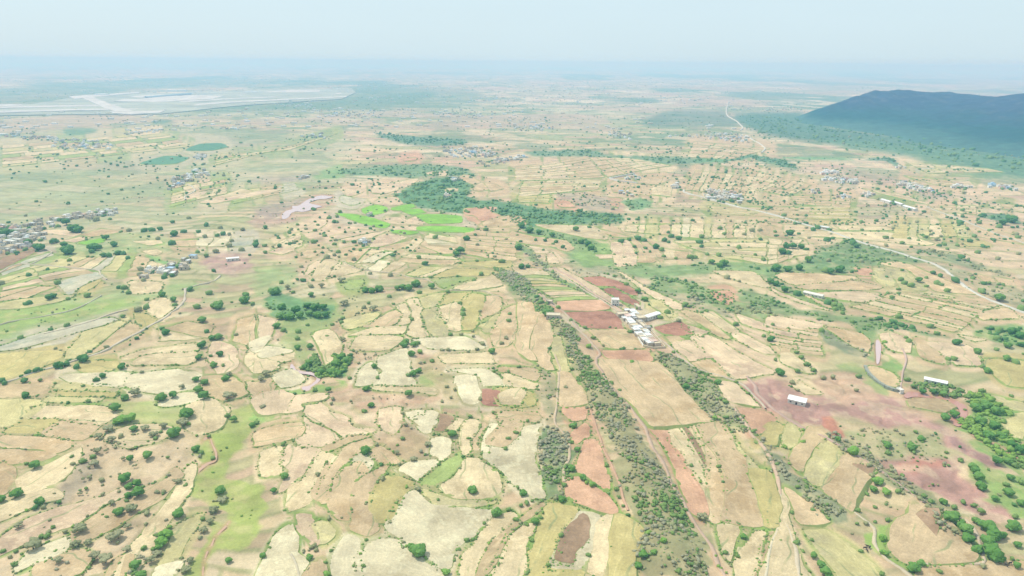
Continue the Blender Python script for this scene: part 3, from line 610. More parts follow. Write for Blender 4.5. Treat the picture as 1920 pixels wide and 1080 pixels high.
# individual trees: tile x, tile y, crown width (tile px), kind d dark / g mid green / o olive grey / l bright
TREES = {
'B1': '''185,555,64,d 178,440,56,d 300,442,34,g 205,385,46,d 270,365,50,d 440,330,70,d 500,322,50,d 625,278,84,d 675,232,36,d 568,343,50,d 800,198,36,o 717,437,52,d 770,408,60,d 910,338,66,d 1060,382,42,o 510,610,34,d 657,598,46,g 150,128,44,g 500,36,44,g 1240,88,72,d 1215,66,40,d 1520,10,60,d 1548,84,42,d 1590,130,60,g 1640,120,66,g 1508,180,80,d 1770,108,38,o 1652,250,66,d 1576,264,36,d 1490,270,60,d 1600,330,60,g 1675,332,40,g 1463,436,64,g 1535,460,70,g 1690,430,64,g 1710,400,60,o 1370,490,60,o 1490,510,80,g 1525,556,96,g 1705,552,90,o 1755,546,50,o 1200,570,86,g 1292,550,78,g 1008,530,80,o 932,570,64,g 865,640,96,g 830,630,70,o 905,735,90,l 975,725,100,l 870,752,60,l 1005,803,66,g 810,800,80,o 835,880,72,o 905,858,56,o 735,860,60,o 1395,690,110,g 1225,785,76,o 1300,830,110,g 1370,750,100,o 1150,845,70,o 1085,800,70,o 1100,1000,76,g 975,1030,60,g 920,1026,44,o 1465,950,66,g 1505,975,50,g 1590,1010,50,g 1700,690,56,g 1750,710,70,g 1890,760,60,g 620,1045,56,g 30,465,40,d 5,445,50,d''',
'C1': '''250,235,84,g 110,448,90,g 0,490,70,g 298,508,70,g 268,550,54,d 322,555,40,o 440,520,40,d 645,414,32,g 600,430,26,g 932,332,90,g 1020,370,66,g 965,400,60,g 1035,440,104,g 960,466,60,g 1330,360,60,o 1225,440,44,o 1178,440,44,o 980,185,60,g 1100,158,70,g 1120,150,50,g 845,50,70,o 905,22,50,o 610,208,50,o 700,225,70,o 720,130,60,o 600,715,90,o 560,830,80,o 660,820,60,o 485,740,44,o 400,705,40,g 305,772,46,g 240,830,110,o 130,690,70,o 435,955,80,o 105,980,50,g 880,760,110,o 830,790,90,o 785,940,100,o 700,910,90,o 945,870,60,o 960,700,60,o 1335,590,90,g 1240,750,100,l 1210,810,90,l 1190,850,60,l 1270,700,50,l 1010,990,90,g 1640,400,90,g 1600,545,80,o 1660,470,80,o 1570,640,70,o 1520,700,70,o 1420,930,60,o 1390,1000,70,o 1130,940,80,o 1180,900,60,o 1060,1060,80,g 1705,928,64,g 885,590,80,g 980,560,90,o 840,520,60,o 1100,600,50,o 770,460,40,o 760,350,44,o 665,330,44,o''',
'C2': '''820,138,84,g 210,325,72,g 135,425,64,g 205,80,42,g 1370,240,40,g 1480,10,66,g 1598,48,36,g 1130,408,38,l 1215,418,60,o 912,375,32,g 1028,590,30,g 1625,428,88,g 1365,505,34,g 1805,598,90,g 1580,803,52,g 1215,880,140,g 1160,850,60,g 825,805,36,g 805,995,44,g 400,935,60,g 520,975,36,g 1425,1045,70,l 105,855,30,g 50,915,60,g 565,885,36,g 1875,120,44,g 1895,45,44,g 1620,172,36,g 1688,200,28,g 1835,300,30,g 1270,168,34,g 1075,238,32,o 950,340,54,o 985,310,36,g 1100,45,46,g 1062,98,32,g 905,90,50,o 1050,150,60,o 1180,200,60,o 1290,90,60,o 640,640,30,o 545,640,40,o 1105,820,36,o 1895,575,50,g 1710,680,36,g 1520,875,40,g 530,1060,60,l''',
'C3': '''85,455,72,g 110,522,54,g 45,410,36,g 70,545,40,g 450,265,76,g 530,338,76,g 490,130,66,g 452,76,36,g 600,392,60,l 560,375,50,l 1345,248,42,g 1412,372,40,l 1550,254,44,g 1422,628,88,o 865,632,46,d 372,768,54,g 272,992,44,g 178,664,76,g 230,600,36,g 215,640,40,g 147,805,46,g 576,915,50,g 745,860,24,g 712,250,44,g 780,430,50,g 800,490,40,g 985,940,90,g 950,1010,70,g 1060,950,60,g 1020,790,56,l 1130,880,60,l 1705,688,26,g 1600,900,50,g 1690,920,50,g 1740,780,60,g 860,440,44,g 375,500,70,g 330,490,50,o 220,512,40,g''',
'B3': '''830,215,56,d 925,222,44,d 900,322,60,l 928,410,54,g 806,550,42,g 736,55,32,d 598,42,26,d 545,58,46,g 885,85,50,g 780,62,26,g 1305,498,62,g 1430,125,30,g 1540,475,66,g 1210,240,40,g 1680,465,34,g 1770,550,36,g 1492,410,22,d 55,350,40,g 118,755,40,g 402,505,44,o 342,522,30,o 1520,730,50,l 1600,640,56,g 465,790,60,g 440,915,46,g 32,840,50,g 440,12,40,g 685,190,40,o 610,135,44,g 575,220,56,l 450,380,40,g 490,465,40,g 1188,270,30,g 1040,45,34,g 1680,28,44,g 1885,118,36,g 440,790,40,g''',
'B4': '''22,140,64,d 88,392,76,d 405,72,48,d 220,380,50,g 55,295,38,g 185,465,54,o 225,528,34,o 488,424,46,o 415,430,50,o 665,525,40,o 628,490,26,o 1045,444,50,g 1088,490,50,g 1418,163,66,d 1395,288,48,g 1350,292,38,g 1650,380,60,g 1605,350,36,g 1825,572,36,g 1605,530,50,g 1840,80,80,d 1890,110,70,d 1900,180,60,d 1718,130,50,g 1800,190,60,g 1740,70,50,g 1575,235,60,g 1712,218,36,g 1795,285,60,g 1865,312,50,g 1400,690,80,g 1330,720,80,g 1160,525,60,d 1240,530,60,d 1320,545,60,g 1560,640,90,g 1640,640,90,g 1720,680,80,g 1600,740,90,g 1700,780,90,g 1660,840,90,g 1760,860,80,g 1840,920,80,d 1900,960,80,d 1080,950,76,g 900,935,66,g 910,1000,50,g 1150,890,60,g 640,1000,96,l 520,900,60,g 215,240,44,g 250,275,50,g 290,330,56,g 340,375,50,g 1215,40,44,g 680,410,50,g 1110,840,36,g 1450,1050,50,g 265,825,40,l''',
'C4': '''1075,108,76,g 895,95,60,g 905,155,56,g 1145,40,50,g 635,175,96,l 522,60,60,g 820,380,80,l 790,430,60,g 885,455,70,l 675,590,50,g 740,460,40,g 900,655,46,g 800,672,36,g 1165,480,56,g 1220,520,50,g 930,350,40,g 975,470,50,g 1375,640,110,g 1410,620,70,g 1480,730,100,g 1500,800,90,g 1570,875,80,g 1450,700,70,g 1555,660,66,g 1650,700,110,g 1700,760,110,g 1660,820,120,g 1700,900,130,g 1740,950,80,g 1680,860,100,g 1850,700,100,g 1760,770,60,g 1315,518,60,g 1460,520,50,g 1550,550,50,g 1600,585,56,g 1400,560,50,g 1700,500,60,g 1815,450,80,g 1790,390,50,g 1820,340,60,g 1900,530,60,g 1900,370,50,g 1850,630,50,g 1540,260,70,g 1580,330,80,g 1600,400,80,g 1560,290,70,g 1460,210,40,g 1720,200,80,d 1800,200,70,g 1100,1010,90,g 1150,980,60,g 1290,1040,46,g 1870,1000,60,g 1830,945,40,g 1615,1000,50,o 215,820,56,g 262,890,34,g 330,805,34,g 340,920,60,g 400,990,80,g 440,1040,90,g 460,1070,60,g 860,790,60,l 870,900,60,l 450,655,40,g 180,600,40,g 860,1060,50,g 700,890,40,g 130,110,50,l 1870,840,60,g''',
'B2': '''400,180,66,g 312,195,60,g 318,130,50,g 385,30,34,g 208,72,44,g 160,18,60,g 640,260,80,g 600,310,90,g 680,290,80,g 560,370,70,g 610,390,80,g 490,360,70,g 400,300,70,g 360,330,60,g 425,260,50,g 500,330,50,g 700,432,44,g 440,515,50,g 545,520,60,g 888,345,60,g 915,430,44,g 825,512,64,g 1145,550,76,g 1120,150,60,g 1110,185,60,g 1180,180,70,g 1215,170,46,g 1160,250,60,g 1230,235,50,l 1180,395,80,g 1145,410,50,g 1220,380,60,g 1325,305,50,g 1265,320,30,g 1460,105,50,g 1540,108,40,o 1625,85,30,o 1700,175,50,o 1655,218,48,o 1770,230,70,g 1900,5,44,g 1785,385,44,g 1780,360,36,g 1895,385,40,g 1610,720,44,g 1475,850,84,g 1370,858,36,g 1335,855,40,g 1598,885,38,g 1875,960,48,g 1893,880,40,g 1780,692,34,g 1685,690,24,o 1838,692,30,g 865,635,60,g 810,680,50,g 575,585,40,o 565,625,40,o 820,975,86,g 205,920,46,g 75,385,70,o 30,425,70,o 50,620,60,o 0,740,50,g 1440,220,44,o 1395,225,40,o 1590,238,36,o 900,260,30,o 815,250,34,o 770,320,30,o 1395,610,36,o 1460,580,40,o 1490,520,40,o 1430,500,44,o 1680,590,44,o 1100,700,34,o 1120,780,50,o 718,780,26,o 645,130,60,o 530,100,36,g 1875,130,50,o 1840,170,50,o 1630,120,36,o''',
'A1': '''395,212,54,d 288,256,84,d 480,236,60,d 500,280,90,d 520,258,60,d 218,462,42,d 430,522,46,g 370,630,64,d 400,620,60,d 225,672,44,d 195,682,36,d 655,615,50,g 795,184,60,d 850,235,60,d 968,128,38,o 1305,156,62,d 1378,140,42,d 1293,70,36,d 1488,142,38,d 1545,90,46,d 1415,38,34,o 1285,225,54,d 1285,235,46,d 1538,178,40,o 1630,170,40,d 1672,156,46,d 1720,160,36,o 1185,192,36,o 1200,118,44,d 1140,124,50,d 1080,128,48,d 960,335,40,d 885,296,50,d 925,300,46,d 780,316,50,d 820,318,50,d 1055,420,44,o 1230,480,52,d 1292,470,40,d 1075,504,44,o 1050,460,36,o 1215,612,60,g 1300,650,60,g 1310,690,36,g 930,560,50,g 965,598,40,g 1098,700,56,g 1095,720,50,g 1035,720,56,o 920,775,36,g 1100,650,36,g 500,836,44,g 148,928,44,g 1425,570,50,d 1410,580,36,d 1565,598,50,g 1480,700,52,g 1470,685,40,g 1635,690,90,g 1600,700,60,g 1655,670,46,g 1832,650,80,g 1895,680,40,g 1845,615,60,g 1520,795,74,g 1605,435,36,d 1548,320,40,g 1485,294,36,g 1620,285,50,o 1715,245,44,o 1740,210,34,o 1405,345,36,o 1808,275,44,o 1915,240,60,d 1820,125,36,o 1655,112,38,o 700,255,80,d 740,250,50,d 690,290,40,d 495,60,70,d 540,110,90,d 585,120,70,d 30,140,80,d 70,98,44,d 100,135,50,d 215,215,56,d 720,40,50,o 800,1000,34,o 675,1032,34,d 1240,888,70,g''',
'A2': '''140,585,84,g 110,580,50,g 232,552,60,o 275,590,36,g 190,520,40,g 352,500,44,d 312,498,34,d 412,545,44,o 490,540,68,o 410,608,60,g 640,495,70,o 620,500,44,o 340,402,34,o 735,340,46,o 530,325,50,o 502,260,30,g 618,285,44,g 285,222,38,o 65,245,36,g 68,296,36,g 250,142,40,g 610,68,32,g 626,112,26,g 745,76,30,g 465,92,30,g 1342,168,50,g 1220,318,50,g 1268,362,54,d 1305,472,36,g 1320,540,70,g 1340,528,56,g 855,446,34,o 1005,452,46,o 1690,442,48,g 1635,492,36,g 1535,262,90,d 1545,240,66,d 1505,290,60,g 1722,110,44,g 1665,112,26,g 1580,178,60,d 1790,312,34,o 1655,345,30,g 1660,224,34,o 1845,345,50,g 1150,550,80,g 1100,545,70,g 1200,520,80,g 1060,555,60,g 925,560,80,g 870,575,70,g 820,570,70,g 1225,588,44,g 998,616,46,g 1030,678,32,g 655,664,80,o 845,672,32,g 880,705,74,o 810,700,50,o 500,700,80,d 440,700,80,d 380,690,70,d 300,720,80,d 520,745,70,d 460,750,70,g 330,760,80,g 250,770,90,g 180,770,80,g 190,700,70,g 400,745,70,g 650,770,40,g 640,800,40,g 570,810,36,g 385,828,36,g 210,865,44,g 150,840,70,g 315,880,50,g 310,928,52,g 312,990,56,g 400,980,64,o 1552,750,50,g 1550,720,40,g 1530,670,36,g 1440,580,44,g 1168,795,38,g 1418,822,30,g 1462,905,44,g 1540,908,42,o 1625,884,30,o 1895,800,46,g 1900,750,36,g 1120,960,64,g 1110,985,66,g 1180,980,64,g 1700,970,50,o 1770,1030,66,g 1655,1020,46,o 1440,1010,44,o 1165,1050,70,g 1225,1040,50,l 530,905,36,g 650,925,60,o 730,1022,34,g 815,1050,34,g 645,1060,80,g''',
'A3': '''735,853,0,d 497,648,34,g 50,240,70,d 380,240,44,d 65,200,30,d 1195,162,46,d 1172,138,34,d 1252,180,50,d 1145,190,50,d 1175,208,34,d 1108,152,22,d 1405,208,50,d 1420,170,46,g 1420,240,40,d 1705,248,44,g 1885,335,50,g 1800,125,46,o 1860,125,34,o 1742,155,36,o 1552,302,50,g 1465,300,36,g 1340,318,50,g 1375,322,40,g 1230,330,34,g 1828,305,34,g 1500,355,60,g 1590,360,80,g 1560,380,60,g 1612,470,50,o 1706,502,30,o 945,175,56,d 995,190,50,d 1080,240,60,d 1120,260,50,g 1138,310,40,g 1300,675,56,g 1165,735,50,g 1115,775,44,g 860,520,44,g 950,575,60,g 1000,640,60,g 945,705,40,g 885,770,24,g 1250,800,50,o 1680,825,44,g 1430,925,30,g 1880,918,34,g 440,810,40,g 260,765,80,g 345,720,50,g 185,650,40,d 215,690,50,g 920,240,36,d 930,290,30,d 1000,250,40,d 1035,280,30,d 70,385,70,d 120,385,46,d 520,200,60,g 600,240,70,g 570,215,60,d 480,110,60,g 70,80,70,d 130,115,70,d 200,130,70,d 300,150,60,g 820,195,50,d 880,185,40,d 1560,110,40,g 1590,150,36,g 1690,105,34,g''',
'A4': '''165,143,66,d 440,190,56,d 485,185,36,d 705,124,26,g 875,190,20,o 640,215,56,d 665,240,50,d 250,245,60,d 190,240,70,d 140,240,60,d 110,280,70,d 150,290,50,d 1280,236,34,d 1325,228,34,g 1420,236,30,g 1345,262,30,g 1570,284,40,g 1180,172,34,g 1130,202,22,g 1552,165,34,g 1875,172,34,g 1440,60,50,d 1585,66,32,g 1740,90,40,g 1760,60,60,d 1830,40,70,d 1075,535,50,g 1020,515,46,g 1000,492,44,g 980,565,30,g 1130,492,60,g 1190,545,30,g 1240,442,40,d 1290,462,40,d 1405,492,60,d 1270,515,46,g 1300,530,36,g 1345,572,44,g 930,625,36,g 980,595,30,g 895,595,30,g 1220,842,40,d 1085,850,50,d 990,770,50,g 1000,830,50,d 930,808,50,d 960,815,50,d 400,872,50,g 1060,955,44,g 1040,930,36,g 1415,965,60,g 1720,930,44,d 560,740,40,g 540,690,60,g 500,680,60,g 450,660,60,d 130,560,80,d 220,590,60,d 60,520,70,d 20,500,60,d 508,608,20,o 294,655,16,o 728,660,16,o 763,662,14,o 1540,482,34,g 1450,320,50,d 1610,575,50,g 1740,620,80,g 1900,700,60,g 375,100,50,d 340,120,44,d 460,122,36,d 120,10,36,g 540,410,80,d 470,430,70,d 430,420,60,g 240,400,70,d 60,400,80,d 150,410,70,d 300,340,70,g'''}

# stuff scatter: zone polygon, spacing px-ish density (per 1000 m2), size m, kind mix
SHRUB_ZONES = [
 ('F', 1.3, 7.5, 'dg', '1400,222 1500,225 1560,240 1740,262 1920,290 1940,335 1800,310 1640,280 1480,262 1400,245'),
 ('F', 30, 2.1, 'geoge', '925,500 975,515 1010,560 1040,600 1075,625 1100,680 1125,712 1165,760 1205,820 1235,880 1285,980 1340,1090 1210,1090 1190,1000 1180,930 1140,830 1105,760 1085,710 1050,640 1000,580 950,540'),
 ('B3', 7, 2.2, 'geo', '180,390 300,410 340,560 340,740 240,780 190,600'),
 ('B3', 28, 2.2, 'geoe', '190,860 330,800 420,880 440,1080 400,1300 330,1340 240,1340 200,1100'),
 ('B3', 24, 2.1, 'geoge', '1040,220 1100,280 1300,330 1500,480 1600,640 1700,760 1800,900 1900,1000 1860,1000 1700,860 1560,780 1480,720 1380,620 1240,480 1100,340 1040,300'),
 ('C4', 24, 2.1, 'eoge', '-60,60 0,140 160,320 400,470 620,640 600,690 440,640 240,470 60,330 -80,160'),
 ('C4', 20, 2.2, 'geoe', '400,0 560,60 860,220 1100,400 1330,640 1500,800 1600,880 1560,930 1300,700 1180,570 900,400 800,300 560,170'),
 ('C3', 7, 2.2, 'gl', '1100,90 1150,130 1240,350 1300,480 1260,440 1180,300'),
 ('C3', 10, 2.4, 'gl', '680,200 760,330 840,560 790,570 740,430'),
 ('C3', 9, 2.4, 'gl', '1430,710 1560,900 1660,1080 1600,1080 1500,900 1420,740'),
 ('C4', 10, 2.4, 'gl', '820,740 920,700 880,850 960,940 1080,1000 1060,1020 900,960 820,880'),
 ('C4', 9, 3.0, 'gl', '1320,640 1500,700 1600,900 1620,1000 1540,960 1400,760'),
 ('C4', 12, 2.8, 'gl', '230,120 280,0 240,110 180,300 260,380 330,200 440,90 330,220 270,420 370,440 480,330 540,150 560,170 500,360 400,460 260,400 150,250 150,160'),
 ('B4', 8, 1.7, 'geo', '600,850 980,820 1380,960 1440,1060 900,1090 760,1000'),
 ('C4', 8, 1.7, 'geo', '560,20 840,-20 1380,130 1440,210 900,220 760,150'),
 ('C4', 2.0, 1.6, 'og', '900,230 1380,210 1450,330 1750,640 1530,600 1280,500 1030,360'),
 ('C4', 4, 2.2, 'go', '700,480 850,500 1000,600 900,700 760,700 640,640'),
 ('B4', 22, 3.4, 'gl', '1560,560 1840,700 1760,800 1900,920 1940,1100 1800,1060 1600,900 1440,800 1520,700'),
 ('B4', 20, 3.2, 'gd', '1090,480 1280,500 1480,560 1560,600 1500,620 1420,580 1280,555 1100,530'),
 ('B4', 10, 2.2, 'eog', '420,110 520,100 700,220 740,290 660,280 500,200'),
 ('B4', 8, 2.0, 'gl', '860,150 920,280 1000,410 960,410 850,330 850,260'),
 ('A3', 8, 2.6, 'goe', '420,430 620,400 800,410 900,500 1100,560 1400,640 1560,720 1660,760 1640,800 1420,740 1180,640 1000,560 800,480 560,450'),
 ('A3', 12, 2.8, 'gdo', '1040,500 1200,480 1480,560 1660,640 1920,720 1960,800 1700,760 1500,700 1300,620 1060,580'),
 ('A3', 14, 2.6, 'geo', '40,240 100,230 220,330 300,420 480,540 700,640 760,740 700,690 480,590 300,470 220,400 120,330'),
 ('A3', 12, 2.6, 'gd', '190,110 460,190 640,210 700,260 640,300 500,260 400,210 180,140'),
 ('A3', 9, 2.6, 'gd', '650,370 900,380 1200,390 1480,370 1640,380 1920,400 1920,440 1500,420 1200,430 900,410'),
 ('A3', 9, 2.6, 'gd', '0,0 400,0 800,30 780,90 600,80 200,80 40,120'),
 ('A4', 11, 3.0, 'gdo', '360,300 560,200 740,230 1000,300 1200,370 1000,380 820,400 560,460 400,440 300,360'),
 ('A4', 14, 3.0, 'gd', '-20,480 60,500 200,560 290,610 260,630 100,570 0,520'),
 ('A4', 14, 3.0, 'gd', '400,640 560,690 580,750 500,730'),
 ('A4', 12, 2.8, 'gd', '-160,560 0,620 200,710 430,750 640,770 800,800 1000,850 1240,900 1330,930 1200,920 960,880 820,880 700,920 600,830 400,800 200,770 0,740 -200,640'),
 ('A4', 12, 2.8, 'do', '1110,270 1240,280 1500,360 1820,470 1700,460 1480,400 1280,330 1120,300'),
 ('A4', 7, 2.4, 'go', '1220,380 1420,400 1560,480 1920,580 1960,740 1700,640 1540,580 1420,470'),
 ('A4', 12, 3.0, 'gd', '1560,900 1720,850 1920,850 1960,1000 1840,1010 1700,960'),
 ('A4', 9, 3.0, 'gd', '-200,60 100,60 500,50 760,80 940,60 900,90 500,100 100,80 -200,110'),
 ('B1', 2.6, 2.4, 'og', '700,820 900,780 1300,880 1480,900 1400,1000 1300,1080 560,1080 600,920'),
 ('C1', 2.0, 2.3, 'oge', '560,120 1400,60 1480,200 1380,440 1280,700 1000,980 700,1100 0,1100 0,620 300,560 400,380'),
 ('C1', 14, 2.0, 'eog', '1450,170 1490,170 1440,330 1380,440 1360,400 1420,260'),
 ('C1', 16, 2.4, 'eg', '1240,670 1300,640 1260,760 1170,900 1040,1090 1000,1060 1120,860'),
 ('C1', 10, 2.2, 'eo', '1640,420 1720,440 1600,600 1540,780 1430,960 1380,1080 1340,1060 1480,780'),
 ('B2', 4.5, 2.0, 'oe', '1060,760 1180,820 1320,880 1300,1000 1240,1060 1000,1020 880,900 960,860 1080,840'),
 ('B2', 3.0, 2.0, 'oe', '600,40 720,60 900,240 1080,150 1000,280 800,300 660,260'),
 ('B2', 3.0, 2.0, 'oe', '560,600 860,560 1340,620 1100,660 900,740 760,640'),
 ('B2', 3.5, 2.0, 'oge', '1200,300 1380,280 1400,360 1500,460 1520,620 1420,640 1380,520 1240,420 1160,340'),
 ('B2', 26, 3.6, 'gld', '320,340 440,260 460,340 540,310 640,250 700,290 660,410 600,420 520,400 460,360 380,370'),
 ('B2', 5, 2.0, 'gl', '0,620 200,500 360,520 560,480 600,540 300,560 180,580 60,740 0,780'),
 ('B1', 2.5, 3.0, 'l', '1200,640 1470,660 1440,760 1300,840 1220,780'),
 ('C1', 1.2, 1.6, 'gl', '1500,20 1820,0 1780,200 1720,320 2000,420 1980,640 1760,860 1560,1120 1400,1120 1560,740 1700,560 1480,460 1480,300 1620,200'),
 ('C2', 16, 2.4, 'eo', '300,900 420,850 540,910 470,950 300,940'),
 ('A1', 1.4, 1.4, 'go', '0,730 600,690 1000,640 900,720 560,800 200,860 0,930'),
 ('A2', 8, 2.6, 'glg', '90,660 240,680 560,700 560,760 300,800 110,760'),
 ('A2', 2.6, 2.2, 'og', '560,700 900,560 1000,600 900,760 700,800 640,1000 560,1080 440,900'),
 ('A1', 12, 3.0, 'gd', '460,290 700,330 960,310 1060,300 960,330 700,345 480,310'),
 ('A1', 10, 2.6, 'gd', '1090,310 1180,340 1280,400 1200,360 1100,320'),
 ('B1', 18, 2.6, 'd', '0,480 100,440 400,360 700,280 1000,170 1110,90 1170,30 1180,20 1120,90 1010,175 700,270 400,345 100,430 0,466'),
 ('F', 7, 4.2, 'dg', '735,372 770,350 800,338 845,332 885,350 882,372 940,378 1010,392 1080,398 1160,402 1165,418 1050,424 985,424 940,408 905,396 870,402 820,398 770,388'),
 ('F', 6, 4.5, 'dg', '640,318 700,312 760,308 830,310 880,320 890,335 830,330 780,336 720,332 640,328'),
 ('F', 4, 6, 'd', '700,250 760,256 870,262 865,272 800,274 750,268'),
 ('F', 3, 6, 'dg', '985,285 1100,280 1160,292 1340,296 1360,304 1240,308 1200,300 1100,294 1020,294'),
 ('E5', 6, 5, 'd', '700,270 800,300 900,320 1200,380 1290,460 1180,450 1000,400 860,370 760,330 600,370 500,350'),
 ('E5', 6, 4.5, 'dg', '350,710 520,700 560,730 400,740 360,730'),
 ('E5', 7, 4.5, 'd', '660,770 820,800 960,890 1100,950 960,920 800,870 700,820'),
 ('E4', 5, 4, 'dg', '1260,820 1500,800 1580,870 1500,920 1380,940 1280,880'),
 ('E4', 4, 3.5, 'oe', '480,720 700,740 900,760 1200,860 1200,940 900,940 700,880 520,820'),
 ('E6', 6, 5, 'd', '1360,990 1600,970 1800,1000 1880,1060 1700,1060 1500,1030'),
 ('E6', 6, 6, 'd', '160,350 420,350 540,430 480,440 380,380 180,370'),
 ('E6', 2.5, 4, 'do', '700,740 1040,740 1060,820 1500,860 1400,900 1000,840 860,800'),
 ('F', .8, 3.4, 'do', '1380,290 1700,330 1920,400 1920,470 1500,430 1100,420 940,400 1100,370 1300,380'),
]
# villages: centre px, half axes px, number, name phrase, slope dy/dx
VILLAGES = [
 (25, 452, 62, 26, 62, 'in the dense village at the left edge', -.35),
 (12, 428, 30, 8, 8, 'above the dense village at the left edge', 0),
 (118, 414, 30, 9, 14, 'in the small hamlet left of centre line trees', -.2),
 (182, 403, 46, 7, 20, 'in the roadside row left of the green fields', -.16),
 (315, 510, 52, 13, 18, 'in the hamlet beside the pinkish bare ground', -.25),
 (272, 122, 0, 0, 0, '', 0),
 (62, 257, 60, 5, 26, 'in the upper left village, western part', .05),
 (150, 271, 60, 10, 56, 'in the upper left village below the wood', 0),
 (350, 335, 42, 11, 36, 'in the hillside village with a winding path', -.4),
 (378, 294, 18, 4, 10, 'in the tiny hamlet beside the dark green crop', -.1),
 (268, 248, 40, 4, 16, 'in the scattered hamlet under the airport', -.1),
 (590, 256, 26, 5, 16, 'in the small grey hamlet on the sandy plain', 0),
 (430, 242, 28, 3, 10, 'in the thin row of houses on the plain', 0),
 (660, 214, 60, 9, 46, 'in the far hazy village at top centre left', 0),
 (870, 213, 60, 7, 34, 'in the far hazy village behind the wood', 0),
 (880, 286, 56, 10, 70, 'in the white village at the picture centre', 0),
 (935, 302, 40, 7, 22, 'below the white village at the picture centre', -.2),
 (975, 296, 16, 5, 10, 'right of the white village', -.2),
 (1160, 253, 30, 7, 26, 'in the far village left of the dark wood', .1),
 (1372, 259, 44, 7, 52, 'in the roadside village below the dark wood', .08),
 (1356, 368, 36, 9, 44, 'in the compact village beside the pale road', .1),
 (1287, 345, 0, 0, 0, '', 0),
 (1268, 350, 8, 6, 7, 'in the purple-roofed cluster on the terraces', 0),
 (1178, 366, 16, 5, 5, 'beside the dark tree on the right terraces', .1),
 (1188, 334, 22, 5, 6, 'inside the walled compound on the terraces', .1),
 (1560, 325, 18, 6, 12, 'in the small hamlet under the hill', .1),
 (1585, 340, 42, 6, 22, 'in the row of sheds and houses under the hill', .1),
 (1530, 362, 10, 4, 4, 'in the white farm with trees', .05),
 (1582, 370, 12, 4, 4, 'in the farm right of the white farm', .25),
 (1688, 316, 10, 4, 5, 'beside the tree row under the hill', .0),
 (1720, 353, 36, 5, 26, 'in the long right village, upper row', .25),
 (1880, 353, 26, 5, 14, 'in the far right village among trees', .1),
 (1800, 352, 20, 4, 8, 'between the two right villages', .1),
 (1625, 366, 16, 4, 6, 'beside the dark grove', .05),
 (848, 338, 14, 4, 7, 'beside the forest edge', 0),
 (840, 370, 10, 3, 4, 'inside the green wood', 0),
 (677, 458, 16, 5, 4, 'in the lone farm on the pale terraces', 0),
 (695, 405, 8, 3, 2, 'beside the bright green fields', 0),
 (570, 334, 14, 3, 6, 'on the grey bare ground', 0),
 (1000, 240, 60, 6, 26, 'on the far plain above the terraces', 0),
 (560, 196, 60, 3, 14, 'beside the airport grounds', 0),
 (1450, 205, 60, 6, 24, 'on the hazy plain left of the hill', 0),
 (1290, 255, 40, 4, 14, 'on the plain left of the roadside village', 0),
]
# single buildings: label, name, px, width m, depth m, height m, px of a second point its long side points to, roof kind
SINGLES = [
 ('white metal-roofed shed alone on the reddish ground', 'shed', (1494, 757), 12.5, 8, 3.4, (1540, 768), 'white'),
 ('long low white poultry shed beside the red stream pool', 'shed', (1753, 721), 16, 5.5, 3.0, (1800, 731), 'white'),
 ('long narrow white-roofed shed between right hedge lines', 'shed', (1525, 556), 21, 7, 3.4, (1565, 565), 'pale'),
 ('two-storey white house standing above the farm village', 'house', (1153, 572), 8, 8, 6.6, (1200, 573), 'flat'),
 ('diagonal white-roofed shed on the right side of the farm village', 'shed', (1222, 597), 20, 6, 3.6, (1262, 584), 'white'),
 ('small cream hut beside the shrub belt, upper of the two', 'hut', (1030, 577), 6, 5, 3.0, (1080, 585), 'cream'),
 ('low walled cream farmhouse at the foot of the ridge', 'farmhouse', (1037, 604), 14, 8, 3.4, (1090, 606), 'cream'),
 ('small white pump house at the stone weir', 'pump_house', (1687, 734), 5, 3, 2.6, (1700, 742), 'flat'),
 ('pale hut on the hedged field below the lane', 'hut', (1545, 431), 14, 7, 3.6, (1600, 440), 'white'),
 ('first white shed of the three in the upper right fields', 'shed', (1662, 380), 26, 8, 4, (1700, 391), 'white'),
 ('second white shed of the three in the upper right fields', 'shed', (1685, 385), 20, 8, 4, (1723, 396), 'white'),
 ('third and lowest white shed of the three in the upper right fields', 'shed', (1706, 393), 30, 8, 4, (1744, 404), 'white'),
 ('long white shed on the bare reddish ground near the left hamlet', 'shed', (437, 491), 15, 6, 3.4, (470, 488), 'white'),
 ('white control tower house beside the airport grounds', 'tower_house', (545, 194), 16, 16, 26, (600, 194), 'flat'),
]
# farm village on the middle ridge: x,y px in zoom of (1120,540) x12 , width, depth, height, roof
FARM = [(395,400,8,7,4,'flat'),(560,640,7,12,3.2,'cream'),(660,560,5,5,3,'white'),(690,700,8,6,3.4,'pink'),(790,590,8,6,3.6,'white'),(840,640,8,6,3.6,'white'),
 (780,690,9,5,3.4,'white'),(860,740,6,6,3,'grey'),(930,680,8,5,3.4,'cream'),(970,730,10,8,3.6,'cream'),(720,790,7,6,3.4,'white'),(640,740,5,8,3.2,'white'),
 (770,850,7,7,3.4,'white'),(820,910,6,8,3.4,'cream'),(1000,885,20,3.5,3,'cream'),(900,960,6,8,3.4,'white'),(900,460,11,3,3,'cream'),(860,1010,7,6,3.6,'white'),
 (960,1010,6,7,3,'white'),(1060,1030,8,6,3.2,'cream'),(1130,960,6,5,3,'grey'),(950,820,6,5,3,'grey'),(1100,1060,7,5,3.2,'white'),(940,1110,8,7,3.4,'white'),(1010,1160,8,7,3.4,'cream'),
 (1120,1150,10,7,3.4,'white'),(1180,1210,8,7,3.4,'cream'),(1060,1230,9,6,3.4,'white'),(1240,1260,9,7,3.4,'pink'),(1150,1290,9,6,3.2,'white'),(1320,1300,8,6,3,'cream')]
TREES['A3'] = TREES['A3'].replace('735,853,0,d ', '')

